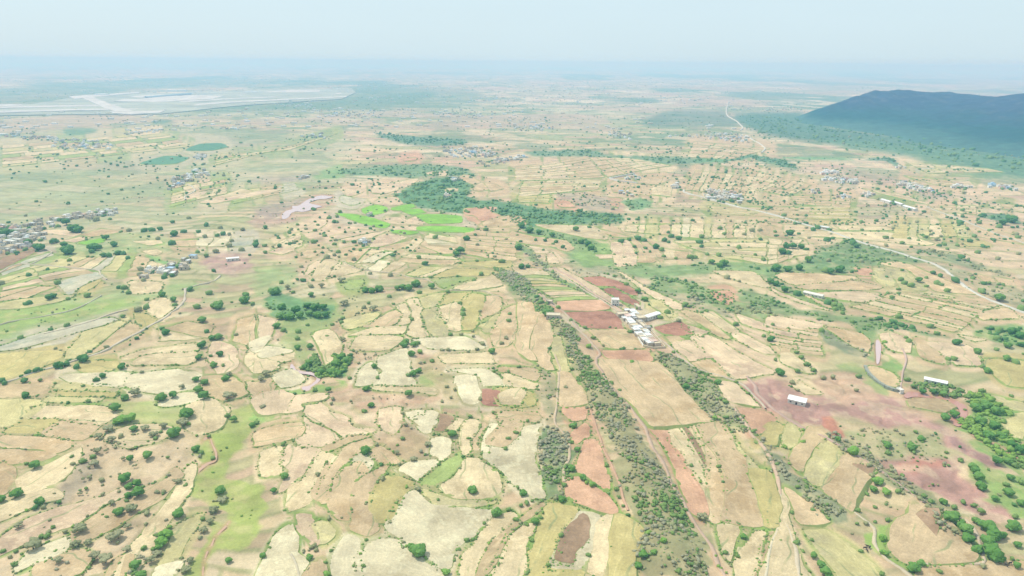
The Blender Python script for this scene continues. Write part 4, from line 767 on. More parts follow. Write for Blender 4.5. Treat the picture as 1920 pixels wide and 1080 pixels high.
# ------------------------------------------------------------------ helpers
def inside(poly, x, y):
    r = np.zeros(np.shape(x), bool); n = len(poly)
    for i in range(n):
        x1, y1 = poly[i]; x2, y2 = poly[(i + 1) % n]
        if y1 == y2: continue
        c = ((y1 > y) != (y2 > y)) & (x < (x2 - x1) * (y - y1) / (y2 - y1) + x1)
        r ^= c
    return r
def edge_dist(poly, x, y, closed=True):
    d = np.full(np.shape(x), 1e18); n = len(poly)
    for i in range(n if closed else n - 1):
        ax, ay = poly[i]; bx, by = poly[(i + 1) % n]
        L = max((bx - ax) ** 2 + (by - ay) ** 2, 1e-9)
        t = np.clip(((x - ax) * (bx - ax) + (y - ay) * (by - ay)) / L, 0, 1)
        d = np.minimum(d, (x - ax - t * (bx - ax)) ** 2 + (y - ay - t * (by - ay)) ** 2)
    return np.sqrt(d)
def catmull(P, closed=True, step=4, round_=1.0):
    P = np.asarray(P, float); n = len(P); out = []
    rngi = range(n if closed else n - 1)
    for i in rngi:
        p1 = P[i]; p2 = P[(i + 1) % n]
        p0 = P[i - 1] if (closed or i > 0) else p1
        p3 = P[(i + 2) % n] if (closed or i + 2 < n) else p2
        for k in range(step):
            t = k / step
            out.append((1 - round_) * (p1 + (p2 - p1) * t) + round_ * 0.5 * ((2 * p1) + (p2 - p0) * t + (2 * p0 - 5 * p1 + 4 * p2 - p3) * t * t + (3 * p1 - p0 - 3 * p2 + p3) * t ** 3) * 1.0)
    if not closed: out.append(P[-1])
    return np.array(out)
def lerpline(P, t):
    P = np.asarray(P, float)
    s = np.r_[0, np.cumsum(np.hypot(*np.diff(P, axis=0).T))]; s /= s[-1]
    return np.c_[np.interp(t, s, P[:, 0]), np.interp(t, s, P[:, 1])]

# terrain height
_rl = {}
def world_line(tile, s): 
    p = pts(tile, s); x, y = G(p[:, 0], p[:, 1]); return np.c_[x, y]
RIDGE1 = world_line('F', '960,520 1010,560 1060,625 1100,690 1140,760 1180,830 1210,900 1235,980 1270,1100')
RIDGE2 = world_line('F', '1235,670 1300,705 1360,760 1420,830 1480,900 1580,970')
RIDGE3 = world_line('F', '1540,830 1620,880 1700,940 1780,1000')
RAVINE = world_line('F', '560,480 575,640 590,700 640,760 720,820 760,880 740,960')
MEADOW = world_line('F', '620,600 600,690 520,730 450,790 430,880 420,960 390,1100')
RIVER = world_line('F', '1640,620 1650,680 1630,700 1650,730 1700,745 1790,760 1810,790 1900,860 1960,900')
def height(x, y):
    x = np.asarray(x, float); y = np.asarray(y, float)
    d = np.hypot(x, y)
    z = (fbm(x, y, 420, 3, 2) - .5) * 7 * sm(200, 900, d) + (fbm(x, y, 1500, 5, 2) - .5) * 24 * sm(1500, 5000, d)
    near = d < 1700
    if np.any(near):
        xn, yn = x[near], y[near]
        zz = 5.5 * np.exp(-(edge_dist(RIDGE1, xn, yn, False) / 15) ** 2) * (0.75 + .5 * vn(xn / 25, yn / 25, 8))
        zz += 3.5 * np.exp(-(edge_dist(RIDGE2, xn, yn, False) / 9) ** 2)
        zz += 3 * np.exp(-(edge_dist(RIDGE3, xn, yn, False) / 8) ** 2)
        zz -= 3.0 * np.exp(-(edge_dist(MEADOW, xn, yn, False) / 22) ** 2)
        zz -= 2.0 * np.exp(-(edge_dist(RIVER, xn, yn, False) / 16) ** 2)
        z = z.copy(); z[near] += zz
    return z
def H1(x, y): return float(height(np.array([x]), np.array([y]))[0])

# ------------------------------------------------------------------ materials
def node(nt, t, **k):
    n = nt.nodes.new(t)
    for a, b in k.items(): setattr(n, a, b)
    return n
def soil_mat(name, col=None, attr=False, rough=0.95, blotch=None, streak=0.07, amt=1.0, uv=False):
    m = bpy.data.materials.new(name); m.use_nodes = True; nt = m.node_tree; L = nt.links.new
    b = nt.nodes['Principled BSDF']; b.inputs['Roughness'].default_value = rough; b.inputs['Specular IOR Level'].default_value = 0.15
    geo = node(nt, 'ShaderNodeNewGeometry')
    if attr:
        a = node(nt, 'ShaderNodeVertexColor', layer_name='Col'); base = a.outputs[0]
    else:
        a = node(nt, 'ShaderNodeRGB'); a.outputs[0].default_value = (*col, 1); base = a.outputs[0]
    def noise(scale, det, vec=None, rough_=0.6):
        n = node(nt, 'ShaderNodeTexNoise'); n.inputs['Scale'].default_value = scale; n.inputs['Detail'].default_value = det; n.inputs['Roughness'].default_value = rough_
        L(vec or geo.outputs['Position'], n.inputs['Vector']); return n.outputs[0]
    def rng_(v, a0, a1, b0, b1):
        n = node(nt, 'ShaderNodeMapRange'); L(v, n.inputs[0])
        for i, q in enumerate((a0, a1, b0, b1)): n.inputs[i + 1].default_value = q
        return n.outputs[0]
    def mul(a_, b_):
        n = node(nt, 'ShaderNodeMath', operation='MULTIPLY'); L(a_, n.inputs[0]); L(b_, n.inputs[1]); return n.outputs[0]
    v1 = rng_(noise(0.05, 5), .3, .7, 1 - .17 * amt, 1 + .13 * amt)
    v2 = rng_(noise(0.7, 4, rough_=.7), .3, .7, 1 - .13 * amt, 1 + .10 * amt)
    f = mul(v1, v2)
    if uv:
        oi = node(nt, 'ShaderNodeObjectInfo')
        f = mul(f, rng_(oi.outputs['Random'], 0, 1, .90, 1.07))
        tcu = node(nt, 'ShaderNodeUVMap', uv_map='furrow')
        wq = node(nt, 'ShaderNodeTexNoise'); wq.inputs['Scale'].default_value = .03; wq.inputs['Detail'].default_value = 2; L(tcu.outputs[0], wq.inputs['Vector'])
        tcn = node(nt, 'ShaderNodeVectorMath', operation='MULTIPLY_ADD'); L(wq.outputs['Color'], tcn.inputs[0]); tcn.inputs[1].default_value = (22, 22, 0); L(tcu.outputs[0], tcn.inputs[2])
        mp = node(nt, 'ShaderNodeMapping'); mp.inputs['Scale'].default_value = (0.018, 0.55, 1); L(tcn.outputs[0], mp.inputs[0])
        st = noise(1.0, 3, mp.outputs[0], .55)
        f = mul(f, rng_(st, .3, .7, 1 - streak, 1 + streak * .7))
        # tractor lines
        mp2 = node(nt, 'ShaderNodeMapping'); mp2.inputs['Scale'].default_value = (0.03, 0.9, 1); L(tcn.outputs[0], mp2.inputs[0])
        st2 = noise(1.3, 1, mp2.outputs[0])
        f = mul(f, rng_(st2, .60, .68, 1.0, 1.09))
    vm = node(nt, 'ShaderNodeVectorMath', operation='SCALE')
    if uv and blotch is not None and name[-1] in 'cstpoey':
        # low grassed steps that follow the long side of the plot
        sp = node(nt, 'ShaderNodeSeparateXYZ'); L(tcn.outputs[0], sp.inputs[0])
        dv = node(nt, 'ShaderNodeMath', operation='DIVIDE'); L(sp.outputs['Y'], dv.inputs[0]); dv.inputs[1].default_value = 15.0
        fr = node(nt, 'ShaderNodeMath', operation='FRACT'); L(dv.outputs[0], fr.inputs[0])
        ln_ = mul(rng_(fr.outputs[0], .02, .045, 0, 1), rng_(fr.outputs[0], .09, .115, 1, 0))
        ln_ = mul(ln_, rng_(noise(.035, 3), .46, .56, 0, .75))
        gs = node(nt, 'ShaderNodeMix', data_type='RGBA'); gs.inputs[7].default_value = (.27, .30, .14, 1); L(ln_, gs.inputs[0])
        steps = gs
    else: steps = None
    if blotch is not None:
        base_hi = [min(.68, q * 1.12 + .02) for q in col]
        bl = node(nt, 'ShaderNodeMix', data_type='RGBA'); bl.inputs[7].default_value = (*blotch, 1)
        L(base, bl.inputs[6]); L(rng_(noise(0.02, 5, rough_=.6), .50, .60, 0, .80), bl.inputs[0]); base = bl.outputs[2]
        bl2 = node(nt, 'ShaderNodeMix', data_type='RGBA'); bl2.inputs[7].default_value = (base_hi[0], base_hi[1], base_hi[2], 1)
        n3 = noise(0.11, 5, rough_=.65)
        L(base, bl2.inputs[6]); L(rng_(n3, .53, .575, 0, .55), bl2.inputs[0]); base = bl2.outputs[2]
    if steps: L(base, steps.inputs[6]); base = steps.outputs[2]
    L(base, vm.inputs[0]); L(f, vm.inputs['Scale']); L(vm.outputs[0], b.inputs['Base Color'])
    bp = node(nt, 'ShaderNodeBump'); bp.inputs['Strength'].default_value = 0.35; bp.inputs['Distance'].default_value = 0.6
    L(noise(0.5, 4, rough_=.7), bp.inputs['Height']); L(bp.outputs[0], b.inputs['Normal'])
    return m
def flat_mat(name, col, rough=.8, var=.1, scale=.6, spec=.2):
    m = bpy.data.materials.new(name); m.use_nodes = True; nt = m.node_tree; L = nt.links.new
    b = nt.nodes['Principled BSDF']; b.inputs['Roughness'].default_value = rough; b.inputs['Specular IOR Level'].default_value = spec
    geo = node(nt, 'ShaderNodeNewGeometry'); n = node(nt, 'ShaderNodeTexNoise'); n.inputs['Scale'].default_value = scale; n.inputs['Detail'].default_value = 4
    L(geo.outputs['Position'], n.inputs['Vector'])
    r = node(nt, 'ShaderNodeMapRange'); L(n.outputs[0], r.inputs[0])
    for i, q in enumerate((.3, .7, 1 - var, 1 + var)): r.inputs[i + 1].default_value = q
    vm = node(nt, 'ShaderNodeVectorMath', operation='SCALE'); vm.inputs[0].default_value = col; L(r.outputs[0], vm.inputs['Scale'])
    L(vm.outputs[0], b.inputs['Base Color']); return m
def leaf_mat(name, col, alt):
    m = bpy.data.materials.new(name); m.use_nodes = True; nt = m.node_tree; L = nt.links.new
    b = nt.nodes['Principled BSDF']; b.inputs['Roughness'].default_value = .75; b.inputs['Specular IOR Level'].default_value = .2
    oi = node(nt, 'ShaderNodeObjectInfo'); geo = node(nt, 'ShaderNodeNewGeometry')
    mx = node(nt, 'ShaderNodeMix', data_type='RGBA'); mx.inputs[6].default_value = (*col, 1); mx.inputs[7].default_value = (*alt, 1)
    ad = node(nt, 'ShaderNodeMath', operation='MULTIPLY_ADD'); L(oi.outputs['Random'], ad.inputs[0]); ad.inputs[1].default_value = .6
    wn = node(nt, 'ShaderNodeTexNoise'); wn.inputs['Scale'].default_value = 1.1; wn.inputs['Detail'].default_value = 2; L(geo.outputs['Position'], wn.inputs['Vector'])
    r = node(nt, 'ShaderNodeMapRange'); L(wn.outputs[0], r.inputs[0])
    for i, q in enumerate((.3, .7, -.1, .5)): r.inputs[i + 1].default_value = q
    L(r.outputs[0], ad.inputs[2]); L(ad.outputs[0], mx.inputs[0])
    L(mx.outputs[2], b.inputs['Base Color']); return m
M = {}
BLOT = {'w': (.47,.40,.25), 'c': (.45,.35,.20), 't': (.38,.28,.16), 's': (.44,.31,.165), 'p': (.46,.33,.22), 'q': (.42,.235,.145), 'r': (.28,.14,.09),
        'b': (.24,.15,.085), 'y': (.43,.37,.15), 'o': (.40,.35,.20), 'g': (.34,.36,.17), 'G': (.26,.42,.11), 'e': (.36,.38,.29), 'f': (.1,.22,.12)}
for k, c in COL.items(): M[k] = soil_mat('soil_' + k, c, amt=1.3, blotch=BLOT[k] if k not in 'Gf' else None, uv=True)
M['ground'] = soil_mat('ground', attr=True, amt=1.2)
M['leaf_d'] = leaf_mat('leaf_dark', (.050,.155,.025), (.090,.215,.045))
M['leaf_g'] = leaf_mat('leaf_green', (.080,.200,.032), (.145,.270,.060))
M['leaf_o'] = leaf_mat('leaf_olive', (.200,.220,.100), (.310,.300,.165))
M['leaf_l'] = leaf_mat('leaf_light', (.130,.280,.040), (.200,.340,.070))
M['leaf_e'] = leaf_mat('leaf_grey', (.230,.245,.200), (.300,.285,.235))
M['bark'] = flat_mat('bark', (.16,.12,.09))
M['white'] = flat_mat('white_sheet', (.76,.77,.75), .5, .1)
M['pale'] = flat_mat('pale_sheet', (.66,.64,.56), .6, .08)
M['cream'] = flat_mat('cream_plaster', (.60,.52,.38), .9, .10)
M['wall'] = flat_mat('wall_plaster', (.50,.44,.35), .9, .12)
M['flat'] = flat_mat('whitewash', (.70,.68,.62), .9, .12)
M['grey'] = flat_mat('grey_concrete', (.42,.41,.39), .9, .12)
M['pink'] = flat_mat('pink_plaster', (.66,.48,.40), .9, .1)
M['blue'] = flat_mat('blue_sheet', (.42,.56,.68), .6, .06)
M['dark'] = flat_mat('dark_opening', (.05,.05,.055), .6, .1)
M['stone'] = flat_mat('weir_stone', (.27,.29,.24), .9, .2)
M['muddy'] = flat_mat('muddy_water', (.47,.24,.185), .25, .06, .05, .5)
M['pinkwater'] = flat_mat('pink_water', (.56,.42,.40), .2, .05, .03, .5)
M['creek'] = flat_mat('creek_water', (.50,.31,.20), .3, .08, .1, .5)
M['puddle'] = flat_mat('puddle_water', (.28,.22,.21), .12, .06, .1, .5)
M['concrete'] = flat_mat('airport_concrete', (.50,.49,.46), .9, .22, .012)
M['pale_soil'] = flat_mat('airfield_soil', (.33,.35,.28), .95, .25, .004)
M['cattle'] = flat_mat('cattle_hide', (.06,.045,.04), .8, .1)

def put(name, verts, faces, mats, parent=None, mi=None, loc=None, uv=None, smooth=False):
    me = bpy.data.meshes.new(name)
    me.from_pydata([tuple(map(float, v)) for v in verts], [], faces)
    for m_ in (mats if isinstance(mats, list) else [mats]): me.materials.append(m_)
    if mi is not None: me.polygons.foreach_set('material_index', mi)
    if smooth: me.polygons.foreach_set('use_smooth', [True] * len(me.polygons))
    if uv is not None:
        lay = me.uv_layers.new(name='furrow')
        li = np.empty(len(me.loops), np.int32); me.loops.foreach_get('vertex_index', li)
        lay.data.foreach_set('uv', np.asarray(uv, float)[li].ravel())
    o = bpy.data.objects.new(name, me); C.objects.link(o)
    if parent: o.parent = parent
    if loc is not None: o.location = loc
    return o
def tag(o, label=None, cat=None, group=None, kind=None):
    if label: o['label'] = label
    if cat: o['category'] = cat
    if group: o['group'] = group
    if kind: o['kind'] = kind
    return o

# ------------------------------------------------------------------ collect fields
fields = []      # (world outline, colour key, px area, px outline)
def add_field(P, col, jit=True, grow=True):
    P = np.asarray(P)
    Pc = catmull(P, True, 4, .5) if len(P) > 4 else np.concatenate([np.linspace(P[i], P[(i + 1) % len(P)], 5)[:-1] for i in range(len(P))])
    x, y = G(Pc[:, 0], Pc[:, 1])
    d = np.hypot(x, y).mean()
    if jit and grow:
        sg = 1 if np.dot(x, np.roll(y, -1)) - np.dot(y, np.roll(x, -1)) > 0 else -1
        tx = np.roll(x, -1) - np.roll(x, 1); ty = np.roll(y, -1) - np.roll(y, 1); tl = np.hypot(tx, ty) + 1e-6
        gr = 1.0 + d * .0009
        x = x + ty / tl * sg * gr; y = y - tx / tl * sg * gr
    if jit:
        a = 1.1 + d * .0006
        x = x + (vn(x / 9, y / 9, 21) - .5) * a * 2.4 + (vn(x / 3, y / 3, 23) - .5) * 1.1; y = y + (vn(x / 9, y / 9, 22) - .5) * a * 2.4 + (vn(x / 3, y / 3, 24) - .5) * 1.1
    ar = 0.5 * abs(np.dot(Pc[:, 0], np.roll(Pc[:, 1], 1)) - np.dot(Pc[:, 1], np.roll(Pc[:, 0], 1)))
    fields.append((np.c_[x, y], col, ar, Pc))
def half(P, k, sign):       # keep the side of a polygon where sign * (v - k) > 0
    out = []
    for i in range(len(P)):
        a, b = P[i], P[(i + 1) % len(P)]; da, db = sign * (a[1] - k), sign * (b[1] - k)
        if da > 0: out.append(a)
        if da * db < 0: out.append(a + (b - a) * da / (da - db))
    return np.array(out)
def split_field(P, c, tile):
    x, y = G(P[:, 0], P[:, 1]); W_ = np.c_[x, y]; m_ = W_.mean(0); U_ = W_ - m_
    ev, ec = np.linalg.eigh(U_.T @ U_); a_, b_ = ec[:, 1], ec[:, 0]
    u = U_ @ a_; v = U_ @ b_; L_ = np.ptp(u); Wd = np.ptp(v); d = np.hypot(*m_)
    n = int(round(Wd / (19 + d * .008))) if (tile in ('A1', 'A2', 'B1', 'B2', 'F') and c in 'cspto' and L_ > 1.15 * Wd) else 1
    n = min(n, 4)
    if n < 2: add_field(P, c); return
    D = np.concatenate([P[i] + (P[(i + 1) % len(P)] - P[i]) * np.linspace(0, 1, 4)[:-1, None] for i in range(len(P))])
    x, y = G(D[:, 0], D[:, 1]); U_ = np.c_[x, y] - m_; u = U_ @ a_; v = U_ @ b_
    bow = rng.uniform(-.16, .16) * Wd; f_ = lambda u_: bow * np.cos(u_ / L_ * math.pi) + .05 * Wd * np.sin(u_ / 17.0)
    Q = np.c_[u, v - f_(u)]; lo, hi = Q[:, 1].min(), Q[:, 1].max(); gap = .9 + d * .0008
    cuts = np.linspace(lo, hi, n + 1); cuts[1:-1] += rng.uniform(-.15, .15, n - 1) * (hi - lo) / n
    alt = {'c': 'cws', 's': 'sct', 'p': 'pcs', 't': 'tso', 'o': 'ocg'}[c]
    for i in range(n):
        S = Q
        if i > 0: S = half(S, cuts[i] + gap, 1)
        if len(S) > 2 and i < n - 1: S = half(S, cuts[i + 1] - gap, -1)
        if len(S) < 4 or np.ptp(S[:, 1]) < 3: continue
        X = m_ + S[:, :1] * a_ + (S[:, 1:] + f_(S[:, 0])[:, None]) * b_
        pxx, pyy = PX(X[:, 0], X[:, 1])
        add_field(np.c_[pxx, pyy], alt[0] if rng.uniform() < .6 else alt[rng.randint(1, 3)], grow=False)
for tile, s in POLY.items():
    for line in s.strip().split('\n'):
        c, q = line.strip().split(':'); split_field(pts(tile, q), c, tile)
traced = [f[3] for f in fields]
tb = [(p[:, 0].min(), p[:, 0].max(), p[:, 1].min(), p[:, 1].max()) for p in traced]
def covered(cx, cy):
    for p, b in zip(traced, tb):
        if b[0] <= cx <= b[1] and b[2] <= cy <= b[3] and inside(p, np.array([cx]), np.array([cy]))[0]: return True
    return False
for tile, lst in RULED.items():
    for s in lst:
        cols, n, m, A, B = s.split('|'); n = int(n); m = int(m); A = pts(tile, A); B = pts(tile, B)
        tt = np.linspace(0, 1, n + 1); tt[1:-1] += rng.uniform(-.22, .22, n - 1) / n
        bow = rng.uniform(-1, 1, n + 1) * 1.2 + rng.uniform(-2, 2)
        for i in range(n):
            k = max(2, m * 3)
            cut = np.linspace(0, 1, m + 1); cut[1:-1] += rng.uniform(-.25, .25, m - 1) / m if m > 1 else 0
            g = .07
            t0, t1 = tt[i] + g / n, tt[i + 1] - g / n
            a0, a1 = lerpline(A, [t0, t1]); b0, b1 = lerpline(B, [t0, t1])
            for j in range(m):
                g2 = .015
                vv = np.linspace(cut[j] + g2, cut[j + 1] - g2, 5)
                s0 = a0 + (b0 - a0) * vv[:, None]; s1 = a1 + (b1 - a1) * vv[:, None]
                nrm = (b0 - a0) / (np.hypot(*(b0 - a0)) + 1e-6); nrm = np.array([-nrm[1], nrm[0]])
                bw = np.sin(vv * math.pi)[:, None] * nrm
                s0 = s0 + bw * bow[i] ; s1 = s1 + bw * bow[i + 1]
                P = np.r_[s0, s1[::-1]]
                cxy = P.mean(0)
                if covered(*cxy): continue
                add_field(P, cols[(i * m + j * 3 + i) % len(cols)] if m > 1 else cols[i % len(cols)], grow=False)
water = []
for nm, lb, tile, s in WATER:
    p = catmull(pts(tile, s), True, 4); x, y = G(p[:, 0], p[:, 1]); water.append((nm, lb, p, np.c_[x, y]))
roads = []
for nm, lb, wd, col, tile, s in ROADS:
    for si, seg in enumerate(s.split(' M ')):
        p = catmull(pts(tile, seg), False, 6); x, y = G(p[:, 0], p[:, 1]); roads.append((nm, lb, wd, col, p, np.c_[x, y], si))

# ------------------------------------------------------------------ ground sheet
def build_ground():
    th = np.radians(np.r_[-180, -150, -120, -90, -70, -58, -50, np.arange(-45, 45.01, 0.14), 50, 58, 70, 90, 120, 150])
    r = [8, 40, 90, 140, 180, 210, 232]
    q = 250.0
    while q < 60000: r.append(q); q *= 1.0046 if q < 9000 else 1.012
    r = np.array(r); nth, nr = len(th), len(r)
    R, T = np.meshgrid(r, th, indexing='ij')
    x = (R * np.sin(T)); y = (R * np.cos(T))
    z = height(x.ravel(), y.ravel()).reshape(x.shape)
    xf, yf = x.ravel(), y.ravel()
    front = (yf > 100) & (np.abs(np.degrees(T.ravel())) < 52)
    px, py = PX(xf, yf)
    px = np.where(front, px, -9999); py = np.where(front, py, 1400)
    d = np.hypot(xf, yf)
    # --- base colour
    n1 = fbm(xf, yf, 300, 31, 3); n2 = fbm(xf, yf, 45, 33, 3); n3 = fbm(xf, yf, 9, 35, 3); n4 = fbm(xf, yf, 900, 37, 2)
    A = np.array
    def mix(c, c2, t): return c + (A(c2) - c) * np.asarray(t)[:, None]
    pal_w = A([.99, .90, .76])
    col = np.tile(A([.50, .42, .29]), (len(xf), 1))
    col = mix(col, [.52, .40, .29], sm(.45, .6, n1))
    col = mix(col, [.40, .38, .23], sm(.52, .64, n2) * .45)
    col = mix(col, [.58, .51, .38], sm(.55, .68, n3) * .45)
    col = mix(col, [.36, .27, .19], sm(.60, .72, fbm(xf, yf, 14, 41, 3)) * .35)
    # --- the distant patchwork of plots, as far as single plots can be told
    far = d > 0
    wx = xf + 90 * (fbm(xf, yf, 500, 51, 2) - .5); wy = yf + 110 * (fbm(xf, yf, 400, 53, 2) - .5) + 26 * (fbm(xf, yf, 90, 57, 2) - .5)
    nrw = 1 - sm(900, 1500, d)
    wx = wx + nrw * 150 * (fbm(xf, yf, 170, 87, 2) - .5); wy = wy + nrw * 190 * (fbm(xf, yf, 180, 89, 2) - .5)
    ang = (fbm(xf, yf, 2600, 55, 1) - .5) * 1.6 + .1
    zt = np.zeros(len(xf))
    u = wx * np.cos(ang) + wy * np.sin(ang); v = -wx * np.sin(ang) + wy * np.cos(ang)
    pal = A([[.60,.49,.35],[.56,.42,.30],[.52,.45,.30],[.64,.56,.42],[.49,.46,.28],[.54,.39,.30],[.42,.33,.24],[.62,.50,.35],[.38,.40,.22]]) * A([.90, .93, .98])
    for lo, hi, wv, wu in ((0, 560, 15, 62), (560, 1500, 26, 90), (1500, 3600, 55, 150), (3600, 1e6, 130, 330)):
        mk = (d > lo * (1 + .06 * (n2 - .5))) & (d <= hi * (1 + .06 * (n2 - .5)))
        vv = v[mk] / wv; j = np.floor(vv)
        if lo < 1500: zt[mk] = (1.0 if lo == 0 else 1.3) * (sm(.80, 1.0, vv - j) - (vv - j) + .5)
        uu = u[mk] / wu + _h(j, j * 0, 5) * 7; i = np.floor(uu)
        hsh = _h(i, j, 77); cc = pal[(hsh * 8.99).astype(int)] * (0.9 + .2 * _h(i, j, 78))[:, None]
        gw = sm(.48, .66, fbm(xf[mk], yf[mk], 1300, 91, 2) + .10 * sm(100, -900, xf[mk]) - .12 * sm(200, 900, xf[mk]))
        cc = mix(cc, [.26, .38, .20], gw * (.22 + .55 * (_h(i, j, 79) > .5)) * sm(500, 1100, d[mk]))
        e = np.minimum(vv - j, 1 - (vv - j)) * wv; e2 = np.minimum(uu - i, 1 - (uu - i)) * wu
        lw = 1.5 + d[mk] * .0021
        ed = 1 - sm(.4, 1.0, np.minimum(e, e2) / lw)
        cc = mix(cc, [.20, .27, .13], ed * (.50 + .42 * sm(.40, .56, n2[mk])))
        k = (.7 + .3 * sm(450, 800, d[mk]))[:, None]
        col[mk] = col[mk] * (1 - k * .85) + cc * k * .85
    # hedges, copses and settlements that streak the haze-greyed middle and far plain
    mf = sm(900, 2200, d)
    col = mix(col, [.36, .38, .36], sm(1500, 5500, d) * .60)  # plain greyed and darkened with distance, haze mixed into the ground colour
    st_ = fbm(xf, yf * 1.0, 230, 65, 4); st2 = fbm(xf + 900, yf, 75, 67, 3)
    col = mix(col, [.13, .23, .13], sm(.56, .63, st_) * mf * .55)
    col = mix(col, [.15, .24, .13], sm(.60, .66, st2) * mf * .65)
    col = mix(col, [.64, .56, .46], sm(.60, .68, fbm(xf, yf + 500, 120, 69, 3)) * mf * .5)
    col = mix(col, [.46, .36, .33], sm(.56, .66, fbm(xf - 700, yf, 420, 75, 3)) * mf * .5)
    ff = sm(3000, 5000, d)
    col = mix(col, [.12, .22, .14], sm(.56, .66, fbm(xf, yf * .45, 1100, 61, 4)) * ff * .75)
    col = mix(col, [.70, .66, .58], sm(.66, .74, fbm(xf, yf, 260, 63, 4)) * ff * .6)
    px0 = px; order0 = np.argsort(py, kind='stable'); spy0 = py[order0]
    b1 = np.full(len(xf), 1e9); b2 = np.full(len(xf), 1e9); fc = np.zeros((len(xf), 3))
    for W_, ck, ar, P in fields:
        RR = 18.0
        a_, b_ = np.searchsorted(spy0, [P[:, 1].min() - RR, P[:, 1].max() + RR]); idx = order0[a_:b_]
        idx = idx[(px[idx] >= P[:, 0].min() - RR) & (px[idx] <= P[:, 0].max() + RR)]
        if not len(idx): continue
        e_ = edge_dist(P, px[idx], py[idx]); e_[inside(P, px[idx], py[idx])] = 0
        m1 = e_ < b1[idx]; i1 = idx[m1]; b2[i1] = b1[i1]; b1[i1] = e_[m1]
        cc_ = A(COL[ck]) if ck not in 'Grf' else A([.50, .43, .29]); fc[i1] = cc_ / A([.97, .92, .76]) * (.93 + .1 * random.random())
        m2 = ~m1; i2 = idx[m2]; b2[i2] = np.minimum(b2[i2], e_[m2])
    fw = (1 - sm(9, 17, b1 + 6 * (n2 - .5))) * .85
    fcc = fc * (.88 + .24 * n3)[:, None]
    fcc = mix(fcc, [.40, .31, .22], sm(.56, .68, n2) * .4)
    col = np.where(b1[:, None] < 1e8, col * (1 - fw[:, None]) + fcc * fw[:, None], col)
    ln = (1 - sm(.5, 2.2, b2 - b1)) * (b1 < 14) * (b1 > 0)
    col = mix(col, [.24, .31, .13], ln * (.35 + .6 * sm(.38, .56, n2)))
    jx = (fbm(xf, yf, 16, 71, 3) - .5) ; jy = (fbm(xf, yf, 16, 73, 3) - .5)
    pxm = 1280.0 / np.maximum(d, 250)
    jpx = px + jx * 22 * pxm * 1.0; jpy = py + jy * 14 * pxm * .6
    order = np.argsort(py, kind='stable'); spy = py[order]
    def sel(y0, y1, x0, x1):
        a, b = np.searchsorted(spy, [y0, y1]); idx = order[a:b]
        return idx[(px[idx] >= x0) & (px[idx] <= x1)]
    er = np.zeros(len(xf))
    for kind, c, fe, st, tile, s in ZONES:
        P = catmull(pts(tile, s), True, 3)
        idx = sel(P[:, 1].min() - fe - 6, P[:, 1].max() + fe + 6, P[:, 0].min() - fe - 10, P[:, 0].max() + fe + 10)
        if not len(idx): continue
        ins = inside(P, jpx[idx], jpy[idx]); ed = edge_dist(P, jpx[idx], jpy[idx] )
        sd_ = np.where(ins, ed, -ed)
        wgt = sm(-fe * .5, fe * .5, sd_) * st
        cc = np.tile(A(c), (len(idx), 1))
        nn = n3[idx]; n22 = n2[idx]
        if kind == 'grass':
            cc = cc * (0.85 + .35 * n22)[:, None]; cc = mix(cc, [.42, .42, .22], sm(.56, .68, nn) * .5)
        elif kind in ('thicket', 'forest', 'far_green', 'green_band'):
            cc = cc * (0.7 + .7 * nn)[:, None]; cc = mix(cc, [.40, .36, .24], sm(.60, .72, nn) * (.5 if kind == 'thicket' else .15))
        elif kind == 'scrub':
            cc = cc * (0.8 + .4 * nn)[:, None]; cc = mix(cc, [.50, .42, .30], sm(.5, .62, nn) * .5)
        elif kind == 'erosion':
            cc = cc * (0.8 + .4 * n22)[:, None]; cc = mix(cc, [.60, .52, .41], sm(.54, .66, nn) * .45); cc = mix(cc, A(c) * .62, sm(.58, .7, fbm(xf[idx], yf[idx], 12, 43, 3)) * .5)
            er[idx] = np.maximum(er[idx], wgt)
        elif kind == 'pale':
            cc = cc * (0.85 + .3 * nn)[:, None]
        col[idx] = col[idx] * (1 - wgt[:, None]) + cc * wgt[:, None]
    # grassy banks round every plot
    for W_, ck, ar, P in fields:
        dm = 1280.0 / max(np.hypot(*W_.mean(0)), 250)
        bw = max(2.4 * dm, .8) * 1.25
        idx = sel(P[:, 1].min() - bw, P[:, 1].max() + bw, P[:, 0].min() - bw, P[:, 0].max() + bw)
        if not len(idx): continue
        ed = edge_dist(P, px[idx], py[idx])
        g_ = (1 - sm(bw * .45, bw, ed)) * (.42 + .5 * sm(.40, .58, n2[idx]))
        bc = mix(np.tile(A([.34, .33, .19]), (len(idx), 1)), [.21, .33, .10], sm(.38, .54, fbm(xf[idx], yf[idx], 60, 83, 2)))
        bc = bc * (.85 + .3 * n3[idx])[:, None]
        col[idx] = col[idx] * (1 - g_[:, None]) + bc * g_[:, None]
    for nm, lb, P, W_ in water:
        idx = sel(P[:, 1].min() - 5, P[:, 1].max() + 5, P[:, 0].min() - 6, P[:, 0].max() + 6)
        if not len(idx): continue
        g_ = (1 - sm(1, 5, edge_dist(P, px[idx], py[idx]))) * .6
        col[idx] = col[idx] * (1 - g_[:, None]) + A([.45, .30, .22]) * g_[:, None]
    col = col * pal_w
    # gullied bare ground
    gul = np.abs(fbm(xf, yf, 22, 95, 3) - .5) * 2
    zf = z.ravel() + zt * (1 - er) * (1 - sm(1200, 1500, d)) - er * (1 - sm(0, .16, gul)) * 1.8 * (d < 1500)
    keep_low = np.zeros(len(xf))
